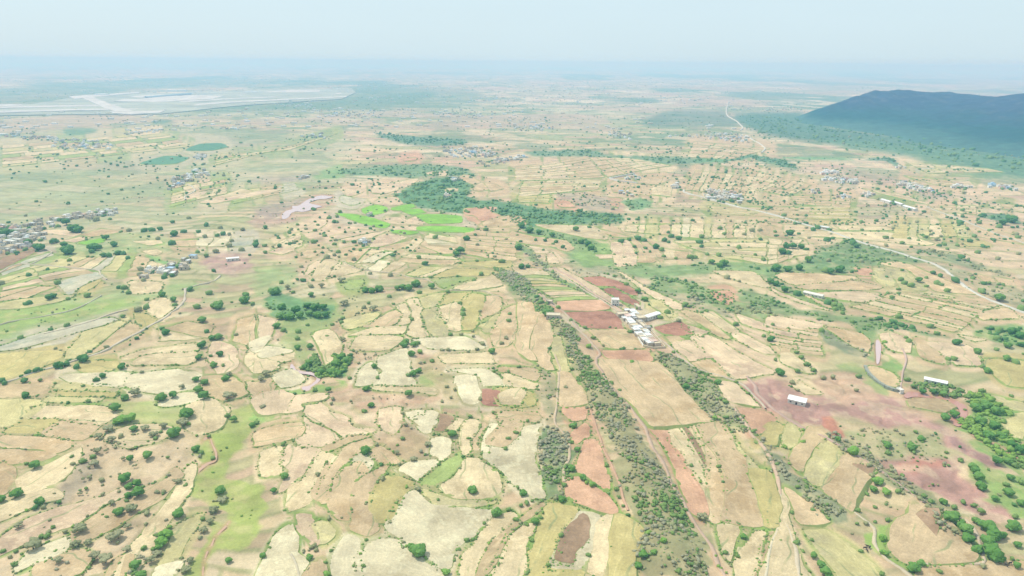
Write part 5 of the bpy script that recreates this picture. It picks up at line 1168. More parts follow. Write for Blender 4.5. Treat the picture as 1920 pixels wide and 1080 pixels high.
    for nm, lb, P, W_ in water:
        if nm == 'puddle': continue
        idx = sel(P[:, 1].min() - 4, P[:, 1].max() + 4, P[:, 0].min() - 4, P[:, 0].max() + 4)
        if len(idx):
            e_ = edge_dist(P, px[idx], py[idx]); e_ = np.where(inside(P, px[idx], py[idx]), -e_, e_); keep_low[idx] = np.maximum(keep_low[idx], (1 - sm(-3, -.2, e_)) * 1.3)
    for W_, ck, ar, P in fields:
        idx = sel(P[:, 1].min(), P[:, 1].max(), P[:, 0].min(), P[:, 0].max())
        if len(idx):
            q_ = idx[inside(P, px[idx], py[idx])]; keep_low[q_] = np.maximum(keep_low[q_], 1)
    zf = zf - keep_low * (.25 + d * .0005) - np.clip(zt, 0, 2) * (keep_low >= 1) * (1 - sm(1200, 1500, d))
    V = np.c_[xf, yf, zf]
    I = np.arange(nr * nth).reshape(nr, nth)
    a = I[:-1]; b = I[1:]
    F = np.stack([a, np.roll(a, -1, 1), np.roll(b, -1, 1), b], -1).reshape(-1, 4)[:, ::-1]
    me = bpy.data.meshes.new('ground')
    me.vertices.add(len(V)); me.vertices.foreach_set('co', V.ravel())
    me.loops.add(F.size); me.loops.foreach_set('vertex_index', F.ravel().astype(np.int32))
    me.polygons.add(len(F)); me.polygons.foreach_set('loop_start', np.arange(0, F.size, 4, dtype=np.int32))
    me.update()
    me.polygons.foreach_set('use_smooth', np.ones(len(F), bool))
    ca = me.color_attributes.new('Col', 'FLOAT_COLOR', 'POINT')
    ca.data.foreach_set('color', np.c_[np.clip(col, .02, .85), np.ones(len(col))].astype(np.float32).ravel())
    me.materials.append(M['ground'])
    o = bpy.data.objects.new('ground', me); C.objects.link(o)
    tag(o, 'dry terraced farmland plain reaching the hazy horizon', 'ground', kind='structure')
    return o
ground = build_ground()

# ------------------------------------------------------------------ plots of land as low terraces
def field_geo(W_, ck, i):
    x, y = W_[:, 0], W_[:, 1]; n = len(x); c = W_.mean(0)
    xs = np.r_[x, (x + c[0]) / 2]; ys = np.r_[y, (y + c[1]) / 2]
    hz = height(xs, ys)
    Am = np.c_[xs - c[0], ys - c[1], np.ones(len(xs))]
    k, *_ = np.linalg.lstsq(Am, hz, rcond=None)
    d = np.hypot(*c)
    off = max(0, (hz - Am @ k).max()) * .6 + .10 + (i % 7) * .02 + d * .00025 + nested[i] * .22
    sg = 1 if np.dot(x, np.roll(y, -1)) - np.dot(y, np.roll(x, -1)) > 0 else -1
    tx = np.roll(x, -1) - np.roll(x, 1); ty = np.roll(y, -1) - np.roll(y, 1); tl = np.hypot(tx, ty) + 1e-6; so_ = (off + .5) * 1.1
    xo = x + ty / tl * sg * so_; yo = y - tx / tl * sg * so_
    z = Am[:n] @ k + off
    u0 = W_ - c; cov = u0.T @ u0; ev, ec = np.linalg.eigh(cov); ax = ec[:, 1]; uv = np.c_[u0 @ ax, u0 @ ec[:, 0]] + i * 13.7
    tris = tessellate_polygon([[Vector((a_, b_, 0)) for a_, b_ in W_]])
    V = [(a_, b_, c_) for a_, b_, c_ in zip(x, y, z)] + [(a_, b_, c_ - off - .5) for a_, b_, c_ in zip(xo, yo, z)]
    area = .5 * (np.dot(x, np.roll(y, -1)) - np.dot(y, np.roll(x, -1)))
    F = []
    for t in tris:
        a_, b_, c_ = t
        cr_ = (x[b_] - x[a_]) * (y[c_] - y[a_]) - (y[b_] - y[a_]) * (x[c_] - x[a_])
        F.append((a_, b_, c_) if cr_ > 0 else (a_, c_, b_))
    for a_ in range(n):
        b_ = (a_ + 1) % n
        F.append((a_, a_ + n, b_ + n, b_) if area > 0 else (a_, b_, b_ + n, a_ + n))
    return V, F, np.r_[uv, uv], len(tris)
nested = [0] * len(fields)
for i, f in enumerate(fields):
    c_ = f[3].mean(0)
    for j in range(len(tb)):
        if j != i and fields[j][2] > f[2] * 1.3 and tb[j][0] < c_[0] < tb[j][1] and tb[j][2] < c_[1] < tb[j][3] and inside(traced[j], c_[0:1], c_[1:2])[0]: nested[i] = 1; break
keys = list(COL.keys())
bank = soil_mat('bank', (.27, .31, .11))
M['bank'] = bank
order = sorted(range(len(fields)), key=lambda i: -fields[i][2])
big = set(order[:296])
SV, SF, SU, SM = [], [], [], []
for i, (W_, ck, ar, P) in enumerate(fields):
    V, F, U, nt_ = field_geo(W_, ck, i)
    if i in big:
        put('field', V, F, [M[ck], bank], ground, [0] * nt_ + [1] * (len(F) - nt_), uv=U)
    else:
        o0 = len(SV); SV += V; SF += [tuple(q + o0 for q in f) for f in F]; SU.append(U); SM += [keys.index(ck)] * nt_ + [len(keys)] * (len(F) - nt_)
if SV:
    o = put('small_field', SV, SF, [M[k] for k in keys] + [bank], ground, SM, uv=np.concatenate(SU)); o['kind'] = 'stuff'

# ------------------------------------------------------------------ water, roads, airport
def sheet(name, W_, mat, lift, label, cat, drop=None, parent=None):
    x, y = W_[:, 0], W_[:, 1]
    z0 = height(x, y); d = np.hypot(x, y)
    z = (np.full(len(x), np.percentile(z0, 60)) if drop is not None else z0) + lift + d * .0005
    tris = tessellate_polygon([[Vector((a, b, 0)) for a, b in W_]])
    F = []
    for a_, b_, c_ in tris:
        cr_ = (x[b_] - x[a_]) * (y[c_] - y[a_]) - (y[b_] - y[a_]) * (x[c_] - x[a_])
        F.append((a_, b_, c_) if cr_ > 0 else (a_, c_, b_))
    n = len(x); V = list(zip(x, y, z)) + list(zip(x, y, z - abs(lift) - 1.0))
    for a_ in range(n if drop is None else 0): F.append((a_, (a_ + 1) % n, (a_ + 1) % n + n, a_ + n))
    if drop is not None: V = V[:n]
    o = put(name, V, F, mat)
    return tag(o, label, cat, kind='structure')
for nm, lb, P, W_ in water:
    mt = M['pinkwater'] if nm == 'pond' or 'narrow pink' in lb or 'looping' in lb else M['creek'] if ('red creek' in lb or 'orange' in lb) else M['puddle'] if nm == 'puddle' else M['muddy']
    sheet(nm, W_, mt, 1.15 if nm == 'puddle' else -.05, lb, 'water', drop=True)
rmats = {}
for nm, lb, wd, c, P, W_, si in roads:
    key = tuple(c)
    if key not in rmats: rmats[key] = soil_mat('track_soil', (c[0] * .86, c[1] * .83, c[2] * .78), streak=.1, amt=.8)
    # resample
    s = np.r_[0, np.cumsum(np.hypot(*np.diff(W_, axis=0).T))]; n = max(4, int(s[-1] / max(4, np.hypot(*W_.mean(0)) * .01)))
    q = lerpline(W_, np.linspace(0, 1, n)); t = np.gradient(q, axis=0); t /= np.hypot(t[:, 0], t[:, 1])[:, None] + 1e-9
    nn = np.c_[-t[:, 1], t[:, 0]]; ww = wd * (.16 + .20 * vn(q[:, 0] / 9, q[:, 1] / 9, 61)); q = q + nn * ((vn(q[:, 0] / 14, q[:, 1] / 14, 63) - .5) * min(wd, 4) * .8)[:, None]
    V = []
    d = np.hypot(q[:, 0], q[:, 1])
    for k_, sgn in ((1.0, 1), (0, 0), (-1.0, -1)):
        e = q + nn * (ww * k_)[:, None]
        zc = height(e[:, 0], e[:, 1]) + .34 + d * .0008 + (.06 if sgn == 0 else 0)
        V += list(zip(e[:, 0], e[:, 1], zc))
    for k_ in (1.15, -1.15):
        e = q + nn * (ww * k_)[:, None]
        V += list(zip(e[:, 0], e[:, 1], height(e[:, 0], e[:, 1]) - .5))
    F = []
    for a in range(n - 1):
        F.append((a, n + a, n + a + 1, a + 1)); F.append((n + a, 2 * n + a, 2 * n + a + 1, n + a + 1))
        F.append((3 * n + a, a, a + 1, 3 * n + a + 1)); F.append((2 * n + a, 4 * n + a, 4 * n + a + 1, 2 * n + a + 1))
    F = [f[::-1] for f in F]
    o = put(nm, V, F, rmats[key], smooth=True); tag(o, lb if si == 0 else lb + ', part beyond', 'dirt track' if nm == 'track' else 'road', kind='structure')
for nm, lb, s in AIRPORT:
    p = pts('F', s); p = np.concatenate([np.linspace(p[i], p[(i + 1) % len(p)], 5)[:-1] for i in range(len(p))])
    x, y = G(p[:, 0], p[:, 1], 4); sheet(nm, np.c_[x, y], M['concrete' if nm != 'airfield' else 'pale_soil'], {'airfield': 1.5, 'runway': 3}.get(nm, 4), lb, nm)

# ------------------------------------------------------------------ hills at the right
def hills():
    crest = [(1560, 232, 26, 170), (1585, 229, 74, 230), (1612, 226, 108, 300), (1645, 222, 130, 380), (1700, 221, 133, 480), (1760, 220, 125, 600), (1820, 219, 109, 680), (1875, 217, 92, 660),
             (1925, 226, 108, 900), (1980, 238, 150, 1100), (2080, 246, 170, 1200), (2260, 250, 160, 1200)]
    cw = []
    for a, b, h_, w_ in crest:
        x, y = G(a, b); cw.append((float(x), float(y), h_, w_))
    cw = np.array(cw)
    x0, x1 = cw[:, 0].min() - 700, cw[:, 0].max() + 900; y0, y1 = cw[:, 1].min() - 1300, cw[:, 1].max() + 1200
    nx, ny = 420, 300
    X, Y = np.meshgrid(np.linspace(x0, x1, nx), np.linspace(y0, y1, ny)); x = X.ravel(); y = Y.ravel()
    best = np.zeros(len(x))
    wx = x + 160 * (fbm(x, y, 380, 111, 3) - .5); wy = y + 160 * (fbm(x, y, 380, 113, 3) - .5)
    for i in range(len(cw) - 1):
        ax, ay, ah, aw = cw[i]; bx, by, bh, bw = cw[i + 1]
        t = np.clip(((wx - ax) * (bx - ax) + (wy - ay) * (by - ay)) / ((bx - ax) ** 2 + (by - ay) ** 2), 0, 1)
        ex = wx - ax - t * (bx - ax); ey = wy - ay - t * (by - ay); dd = np.hypot(ex, np.where(ey < 0, ey * .52, ey)); hh = ah + (bh - ah) * t; w_ = aw + (bw - aw) * t
        q = np.clip(1 - dd / w_, 0, 1)
        best = np.maximum(best, hh * (q ** 1.5 * .55 + .45 * sm(0, 1, q)))
    rid = 1 - np.abs(fbm(x, y, 170, 115, 4) - .5) * 4
    z = best * (1 + .15 * (rid - .5) * (1 - best / 190)) + (fbm(x, y, 40, 117, 2) - .5) * 9 * sm(0, 20, best)
    base = height(x, y)
    z = base + z - 5 * (1 - sm(0, 14, best)) - 1
    n1 = fbm(x, y, 120, 119, 4); n2 = fbm(x, y, 22, 121, 2)
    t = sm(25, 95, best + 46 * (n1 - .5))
    low = np.array([.010, .062, .060]); top = np.array([.022, .040, .085])  # slopes and crest tinted blue: distance haze put into the surface colour
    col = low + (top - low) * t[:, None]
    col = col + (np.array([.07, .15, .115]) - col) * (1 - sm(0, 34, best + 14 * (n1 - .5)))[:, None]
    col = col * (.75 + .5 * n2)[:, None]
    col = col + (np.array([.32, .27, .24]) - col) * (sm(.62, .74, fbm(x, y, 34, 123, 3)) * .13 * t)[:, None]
    I = np.arange(nx * ny).reshape(ny, nx)
    F = np.stack([I[:-1, :-1], I[:-1, 1:], I[1:, 1:], I[1:, :-1]], -1).reshape(-1, 4)
    mk = (best[F] > 0).any(1); F = F[mk]
    used = np.unique(F); re = -np.ones(len(x), int); re[used] = np.arange(len(used))
    me = bpy.data.meshes.new('hill'); me.from_pydata(np.c_[x, y, z][used].tolist(), [], re[F].tolist())
    me.polygons.foreach_set('use_smooth', np.ones(len(F), bool))
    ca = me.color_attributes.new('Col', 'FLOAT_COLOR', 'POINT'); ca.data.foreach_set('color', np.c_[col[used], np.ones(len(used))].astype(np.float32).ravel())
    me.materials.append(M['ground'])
    o = bpy.data.objects.new('hill', me); C.objects.link(o)
    tag(o, 'dark wooded hill range with bare haze-blue crest at right', 'hill', kind='structure')
hills()

# ------------------------------------------------------------------ trees
def ico(sub):
    import bmesh
    bm = bmesh.new(); bmesh.ops.create_icosphere(bm, subdivisions=sub, radius=1)
    v = np.array([q.co[:] for q in bm.verts]); f = [tuple(q.index for q in p.verts) for p in bm.faces]; bm.free(); return v, f
ICO1, ICO2 = ico(1), ico(2)
def crown_mesh(name, seed, lumps, leaves, mat, flat=.72, sub=2, open_=False):
    r = np.random.RandomState(seed); V = []; F = []; n0 = 0
    iv, if_ = ICO2 if sub == 2 else ICO1
    cen = []
    for k in range(lumps):
        a = r.uniform(0, 6.283); q = r.uniform(.1, .48 if not open_ else .62) if k else 0; zz = r.uniform(-.18, .42) * (1 - q * .6)
        rad = r.uniform(.34, .50) if k else .6
        if open_: rad *= .7
        c = np.array([q * math.cos(a), q * math.sin(a), zz * flat]); cen.append((c, rad))
        vv = iv * (1 + .28 * (vn(iv[:, 0] * 3 + k * 5, iv[:, 1] * 3 + iv[:, 2] * 2.2, seed) - .5))[:, None] * (1 + .22 * r.uniform(-1, 1, (len(iv), 1)))
        vv = vv * np.array([1, 1, flat + .1]) * rad + c
        V.append(vv); F += [tuple(i + n0 for i in f) for f in if_]; n0 += len(iv)
    for k in range(leaves):
        c, rad = cen[r.randint(len(cen))]; dr = r.normal(size=3); dr /= np.linalg.norm(dr); dr[2] = abs(dr[2]) * .9 - .15
        p = c + dr * rad * r.uniform(.85, 1.28) * np.array([1, 1, flat]); t1 = r.normal(size=3); t1 -= dr * t1.dot(dr) * .5; t1 /= np.linalg.norm(t1); t2 = np.cross(dr, t1); s = r.uniform(.035, .095)
        V.append(np.array([p - t1 * s, p + t2 * s * .8, p + t1 * s, p - t2 * s * .8])); F.append((n0, n0 + 1, n0 + 2, n0 + 3)); n0 += 4
    V = np.concatenate(V)
    me = bpy.data.meshes.new(name); me.from_pydata(V.tolist(), [], F); me.materials.append(mat)
    return me
def trunk_mesh():
    V = []; F = []
    def tube(p0, p1, r0, r1):
        p0 = np.array(p0); p1 = np.array(p1); d = p1 - p0; d = d / np.linalg.norm(d); a = np.cross(d, [0.3, 1, .1]); a /= np.linalg.norm(a); b = np.cross(d, a); n = len(V)
        for p, r_ in ((p0, r0), (p1, r1)):
            for k in range(6):
                t = k * math.pi / 3; V.append(tuple(p + r_ * (a * math.cos(t) + b * math.sin(t))))
        for k in range(6): F.append((n + k, n + (k + 1) % 6, n + 6 + (k + 1) % 6, n + 6 + k))
    tube((0, 0, -.12), (.02, .01, .42), .07, .045)
    for k in range(5):
        t = k * 1.3; tube((.02, .01, .34), (.42 * math.cos(t), .42 * math.sin(t), .72), .035, .012)
    me = bpy.data.meshes.new('trunk'); me.from_pydata(V, [], F); me.materials.append(M['bark']); return me
TRUNK = trunk_mesh()
CROWNS = {}
for kd, op in (('d', False), ('g', False), ('o', True), ('l', False)):
    CROWNS[kd] = [crown_mesh('crown', 5 + 3 * i + ord(kd), 11 if not op else 13, 260 if not op else 330, M['leaf_' + kd], .74 if not op else .62, 2 if i < 2 else 1, op) for i in range(4)]

trees = []
for tile, s in TREES.items():
    ox, oy, k = TILES[tile]
    for q in s.split():
        a, b, dmt, kd = q.split(','); trees.append((ox + float(a) / k, oy + float(b) / k, float(dmt) / k, kd))
# drop doubles where the zoomed tiles overlap
uniq = []
for t in sorted(trees, key=lambda t: -t[2]):
    if all((t[0] - u[0]) ** 2 + (t[1] - u[1]) ** 2 > (4.5 + .12 * t[2]) ** 2 for u in uniq): uniq.append(t)
trees = sorted(uniq, key=lambda t: -t[2])
MARKS = [(50,570,'on the green slope at left edge'),(40,690,'by the ochre field at left edge'),(160,700,'along the straight hedge lane'),(190,610,'above the hedge lane'),
 (60,760,'on the striped fields at left'),(140,890,'near the pale tongue-shaped field'),(250,790,'in the bright grassy hollow at left'),(350,790,'right of the grassy hollow at left'),(310,735,'on pale ground above the grassy hollow'),
 (370,740,'beside the eroded ground left of the ravine'),(400,660,'on the bare ground left of the ravine'),(60,1020,'on the bottom left slope'),(130,1030,'at the bottom left among olive bushes'),(230,900,'on the bare slope at lower left'),(250,1010,'beside the hedge gully at bottom left'),
 (330,960,'along the dark hedge gully'),(420,1030,'beside the lower red creek'),(440,930,'in the bright meadow strip'),(430,780,'at the top of the bright meadow'),(530,880,'beside the pale kidney-shaped fields'),(540,1050,'at the bottom centre-left fields'),
 (690,1020,'between the big pale fields at the bottom'),(785,1030,'by the bottom pale field corner'),(900,1000,'along the bank right of the big pale field'),(690,850,'beside the orange terraces'),(750,880,'in the scrub above the orange field'),(880,920,'on the pale terraces at lower centre'),(850,830,'on the curved narrow terraces'),
 (950,830,'beside the brown-topped pale field'),(740,800,'on the pink eroded ground at the centre'),(640,690,'in the bright ravine thicket'),(600,720,'at the bend of the looping creek'),(560,650,'upstream of the looping creek'),(700,690,'on pale fields right of the ravine'),(790,650,'in the green cluster over the white field'),
 (780,700,'below the green cluster over the white field'),(880,640,'along the white field top edge'),(860,600,'among the fan-shaped terraces'),(930,640,'on the curved field left of the ridge'),(970,700,'on the small terraces left of the ridge'),
 (580,580,'in the dark grove at centre left'),(530,560,'left of the dark grove'),(520,620,'below the dark grove'),(640,560,'right of the dark grove'),(740,540,'in the hedge belt above the fan terraces'),(700,500,'on the pale terraces above the hedge belt'),(800,520,'beside the track on the yellow terraces'),
 (860,465,'on the dark spot of the pink terraces'),(560,450,'on eroded ground below the grey pond'),(630,420,'left of the bright green fields'),(890,430,'right of the bright green fields'),(480,480,'on the green strip at centre left'),
 (60,430,'beside the dense left village'),(70,460,'along the curving hedge of the left fan'),(200,460,'in the green strip above the left fan field'),(330,460,'above the left hamlet'),(310,520,'in the left hamlet'),(100,540,'on the stripes below the left village'),(170,550,'on the green slope below the fan field'),
 (270,575,'beside the track from the left hamlet'),(380,600,'on the rough ground below the left hamlet'),(450,570,'on the grass right of the left hamlet'),(380,430,'on the plain above the left hamlet'),(430,430,'on fields at upper centre left'),
 (1010,440,'at the top of the central shrub ridge'),(1100,440,'in the green band above the vertical strips'),(1200,480,'between the vertical strip fields'),(1260,440,'on the terraces above the strips'),(1330,490,'right of the strip fields'),(1350,440,'on the horizontal terraces'),(1430,480,'on the terraces beside the green band'),
 (1080,510,'along the hedge beside the pink wedge'),(1180,560,'beside the red triangle fields'),(1090,620,'on the red fields left of the farm village'),(1190,610,'in the farm village'),(1280,570,'right of the farm village'),(1400,620,'on the long pink strips'),(1440,640,'on the round bush end of the pink strips'),
 (1175,670,'on the puddled red field'),(1110,660,'beside the bend in the ridge track'),(1160,730,'on the long red field'),(1290,720,'on the middle shrub ridge'),(1340,720,'beside the hedge of the middle ridge'),(1060,740,'on the salmon strip left of the ridge'),(1080,810,'by the small red oval field'),
 (1080,880,'between the red triangle fields at bottom'),(990,940,'on the hedge above the yellow strips'),(1010,980,'on the bank left of the yellow strip'),(1050,1010,'right of the yellow strip'),(1100,1030,'on the bank between bottom strips'),(1200,1050,'at the bottom end of the central ridge'),(1175,970,'where the footpath meets the ridge'),
 (1310,870,'on the striped reddish field'),(1320,965,'at the corner of the striped reddish field'),(1380,1010,'among the bottom wedge fields'),(1400,900,'at the end of the curved field'),(1500,900,'between the yellow-brown fields'),(1500,1000,'on the rough ground at bottom right'),(1550,1060,'at the bottom right track'),
 (1600,850,'beside the pink lane hedge'),(1650,950,'on scrub right of the brown-patched field'),(1700,850,'on the speckled scrub ground'),(1720,930,'along the hedge below the red slope'),(1800,980,'in the dark thicket at bottom right'),(1850,1020,'in the tall dark grove at bottom right'),(1780,960,'beside the triangular field'),
 (1890,920,'by the creek at right edge'),(1830,890,'in the green gully at right'),(1900,1000,'in the bottom right corner'),(1840,800,'in the riverside thicket at right'),(1780,770,'inside the creek loop'),(1740,735,'on the hedge behind the long white shed'),(1860,760,'on the yellow fields at right'),(1700,715,'beside the weir'),
 (1560,720,'on the pink bare circle'),(1500,700,'beside the hedge of the pale oval fields'),(1460,690,'left of the pale oval fields'),(1520,640,'at the head of the grey shrub tongue'),(1640,690,'beside the narrow pink pool'),(1780,680,'on the sandy rise at right'),(1880,640,'in the dark grove at right edge'),(1850,680,'below the dark grove at right edge'),
 (1560,600,'on the hedge below the long terraces'),(1700,600,'in the dark hedge below the terraces'),(1700,540,'in the short tree rows of the terraces'),(1640,560,'on the long terraces'),(1760,530,'in the tree rows near the pale road'),(1880,560,'right of the pale road'),(1480,530,'along the shrub line above the narrow shed'),
 (1560,500,'in the green thicket left of the road'),(1600,460,'at the top of the roadside thicket'),(1480,450,'on the sandy terraces left of the thicket'),(1620,430,'on the yellow strip fields'),(1740,470,'on the thin terraces above the thicket'),(1850,420,'by the far right road'),(1860,470,'on the thin far terraces at right'),(1540,430,'beside the pale hut')]
mk = np.array([(a, b) for a, b, _ in MARKS], float)
ORD = ['leftmost', 'second', 'third', 'fourth', 'fifth', 'sixth', 'seventh', 'eighth', 'ninth', 'tenth', 'eleventh', 'twelfth', 'thirteenth', 'fourteenth', 'fifteenth', 'sixteenth', 'seventeenth', 'eighteenth', 'nineteenth', 'twentieth'] + ['twenty-' + q for q in ('first', 'second', 'third', 'fourth', 'fifth', 'sixth', 'seventh', 'eighth', 'ninth')]
CW = {'d': 'dark green', 'g': 'green', 'o': 'olive grey open', 'l': 'bright green'}
def short(s_):
    for a, b in ((' of several ', ' '), (' open trees', ' trees'), (' flat-roofed', ''), (' from left of the', ' of the'), (', western part', '')):
        if len(s_.split()) > 15: s_ = s_.replace(a, b)
    return s_
named = trees[:300]
by = {}
for i, t in enumerate(named):
    j = int(np.argmin((mk[:, 0] - t[0]) ** 2 + 1.6 * (mk[:, 1] - t[1]) ** 2)); by.setdefault((j, t[3]), []).append(i)
lab = {}
for (j, kd), ids in by.items():
    ids.sort(key=lambda i: named[i][0])
    for r_, i in enumerate(ids):
        pos = '' if len(ids) == 1 else (ORD[r_] + (' of several ' if r_ == 0 else ' from left of several ') if len(ids) > 1 else '')
        lab[i] = (f"{CW[kd]} tree {MARKS[j][2]}" if len(ids) == 1 else f"{pos}{CW[kd]} trees {MARKS[j][2]}")
def tree_pos(t):
    D0 = np.hypot(*[float(q) for q in G(t[0], t[1])]); slant = math.hypot(D0, H)
    dia = t[2] * slant / FPX * .97
    x, y = G(t[0], t[1], dia * .38); x, y = float(x), float(y)
    return x, y, H1(x, y), dia
for i, t in enumerate(named):
    x, y, z, dia = tree_pos(t)
    e = bpy.data.objects.new('tree', None); C.objects.link(e); e.location = (x, y, z)
    rz = random.uniform(0, 6.28); e.rotation_euler = (0, 0, rz); e.empty_display_size = 1
    tag(e, short(lab[i]), 'tree', 'scattered trees on the farmland')
    c = bpy.data.objects.new('crown', CROWNS[t[3]][i % 4]); C.objects.link(c); c.parent = e
    R_ = dia * .53; c.scale = (R_ * random.uniform(.92, 1.1), R_ * random.uniform(.92, 1.1), R_ * random.uniform(.85, 1.1)); c.location = (0, 0, R_ * .56)
    k = bpy.data.objects.new('trunk', TRUNK); C.objects.link(k); k.parent = e; k.scale = (R_, R_, R_ * .9)

# ------------------------------------------------------------------ stuff: shrubs, thickets, far trees
def stuff_mesh(name, items, label, cat, sub):
    """items: dict kind -> array (x,y,z,r); leafy clumps joined into one mesh"""
    Vs, Fs, Ms = [], [], []; n0 = 0; kl = list(items.keys())
    for mi, kd in enumerate(kl):
        A_ = np.asarray(items[kd])
        if len(A_) == 0: continue
        protos = []
        for s in range(5):
            r = np.random.RandomState(s + 40 + ord(kd))
            if sub == 2:   # lumpy low blob of 2 icospheres + leaf clumps
                vv, ff = [], []; m0 = 0
                for b_ in range(3):
                    off = r.uniform(-.45, .45, 3) * [1, 1, .25] * (b_ > 0); rd = .75 if b_ == 0 else r.uniform(.4, .6)
                    q = ICO1[0] * (1 + .3 * r.uniform(-1, 1, (len(ICO1[0]), 1))) * rd + off
                    vv.append(q); ff += [tuple(i_ + m0 for i_ in f) for f in ICO1[1] if True]; m0 += len(q)
                for b_ in range(16):
                    dr = r.normal(size=3); dr /= np.linalg.norm(dr); dr[2] = abs(dr[2]); p = dr * r.uniform(.6, 1.05); t1 = np.cross(dr, r.normal(size=3)); t1 /= np.linalg.norm(t1); t2 = np.cross(dr, t1) + dr * .5; s_ = r.uniform(.12, .22)
                    vv.append(np.array([p - t1 * s_, p + t2 * s_, p + t1 * s_])); ff.append((m0, m0 + 1, m0 + 2)); m0 += 3
                vv = np.concatenate(vv)
            else:
                vv, ff = ICO1 if sub == 1 else ICO1
                vv = vv * (1 + .28 * r.uniform(-1, 1, (len(vv), 1)))
                if sub == 0:
                    keep = [f for f in ff if vv[list(f), 2].mean() > -.35]; ff = keep
            protos.append((vv, np.array(ff)))
        for s in range(5):
            B = A_[s::5]
            if not len(B): continue
            vv, ff = protos[s]; n, k_ = len(B), len(vv)
            a = rng.uniform(0, 6.28, n); ca, sa_ = np.cos(a), np.sin(a)
            X = (vv[None, :, 0] * ca[:, None] - vv[None, :, 1] * sa_[:, None]); Y = (vv[None, :, 0] * sa_[:, None] + vv[None, :, 1] * ca[:, None])
            st = rng.uniform(.8, 1.25, (n, 1))
            Vx = X * B[:, 3:4] * st + B[:, 0:1]; Vy = Y * B[:, 3:4] / st + B[:, 1:2]; Vz = vv[None, :, 2] * B[:, 3:4] * .8 + B[:, 2:3] + B[:, 3:4] * .5
            Vs.append(np.stack([Vx, Vy, Vz], -1).reshape(-1, 3))
            F = ff[None] + (np.arange(n) * k_)[:, None, None] + n0; Fs.append(F.reshape(-1, 3)); Ms.append(np.full(n * len(ff), mi)); n0 += n * k_
    V = np.concatenate(Vs); F = np.concatenate(Fs); Mi = np.concatenate(Ms)
    me = bpy.data.meshes.new(name); me.vertices.add(len(V)); me.vertices.foreach_set('co', V.astype(np.float32).ravel())
    me.loops.add(F.size); me.loops.foreach_set('vertex_index', F.ravel().astype(np.int32)); me.polygons.add(len(F)); me.polygons.foreach_set('loop_start', np.arange(0, F.size, 3, dtype=np.int32))
    for kd in kl: me.materials.append(M['leafs_' + kd])
    me.polygons.foreach_set('material_index', Mi.astype(np.int32)); me.update()
    o = bpy.data.objects.new(name, me); C.objects.link(o); tag(o, label, cat, kind='stuff'); return o
def leaf_pos_mat(name, col, alt):      # hue varies from plant to plant with the place it stands
    m = leaf_mat(name, col, alt); nt = m.node_tree
    n = node(nt, 'ShaderNodeTexNoise'); n.inputs['Scale'].default_value = .22; n.inputs['Detail'].default_value = 3; n.inputs['Roughness'].default_value = .8
    g = [q for q in nt.nodes if q.type == 'NEW_GEOMETRY'][0]; nt.links.new(g.outputs['Position'], n.inputs['Vector'])
    ad = [q for q in nt.nodes if q.type == 'MATH'][0]; nt.links.new(n.outputs[0], ad.inputs[0]); ad.inputs[1].default_value = 1.1
    return m
M['leafs_g'] = leaf_pos_mat('shrub_green', (.100,.200,.045), (.190,.285,.080))
M['leafs_d'] = leaf_pos_mat('shrub_dark', (.055,.155,.035), (.105,.220,.060))
M['leafs_o'] = leaf_pos_mat('shrub_olive', (.190,.225,.090), (.300,.300,.150))
M['leafs_l'] = leaf_pos_mat('shrub_light', (.140,.280,.040), (.220,.340,.070))
M['leafs_e'] = leaf_pos_mat('shrub_grey', (.210,.225,.125), (.350,.335,.215))
near_s = {k: [] for k in 'gdole'}; mid_s = {k: [] for k in 'gdole'}
def add_plants(x, y, r, kd):
    x = np.asarray(x); y = np.asarray(y)
    if not len(x): return
    z = height(x, y); d = np.hypot(x, y); kd = np.asarray(kd)
    for k in set(kd.tolist()):
        m_ = kd == k
        A_ = np.c_[x, y, z, r][m_]; dd = d[m_]
        near_s[k].append(A_[dd < 640]); mid_s[k].append(A_[dd >= 640])
for tile, dens, size, kinds, s in SHRUB_ZONES:
    P = catmull(pts(tile, s), True, 3); wx, wy = G(P[:, 0], P[:, 1]); W_ = np.c_[wx, wy]
    area = (wx.max() - wx.min()) * (wy.max() - wy.min())
    dm = np.hypot(wx.mean(), wy.mean())
    n = int(min(area / 1000 * dens * ((9 if dens >= 14 else 4) if dm < 800 else 2.2 if dm < 1600 else .8), 60000))
    x = rng.uniform(wx.min(), wx.max(), n); y = rng.uniform(wy.min(), wy.max(), n)
    jr = 9 if dm < 900 else 16
    k_ = inside(W_, x + (fbm(x, y, 14, 135, 2) - .5) * 2 * jr, y + (fbm(x, y, 14, 137, 2) - .5) * 2 * jr); x, y = x[k_], y[k_]
    cl = fbm(x, y, 26 if dens < 5 else 18, 131, 3); th = .46 if dens < 12 else .40 if dens < 20 else .35
    k_ = rng.uniform(0, 1, len(x)) < sm(th - .08, th + .08, cl) * .92 + .08; x, y = x[k_], y[k_]
    r = size * .5 * rng.lognormal(0, .35, len(x)).clip(.5, 2.2)
    sp = fbm(x, y, 34, 133, 2) + rng.uniform(-.12, .12, len(x))
    kd = np.array(list(kinds))[(np.clip((sp - .3) / .4, 0, .999) * len(kinds)).astype(int)]
    add_plants(x, y, r, kd)
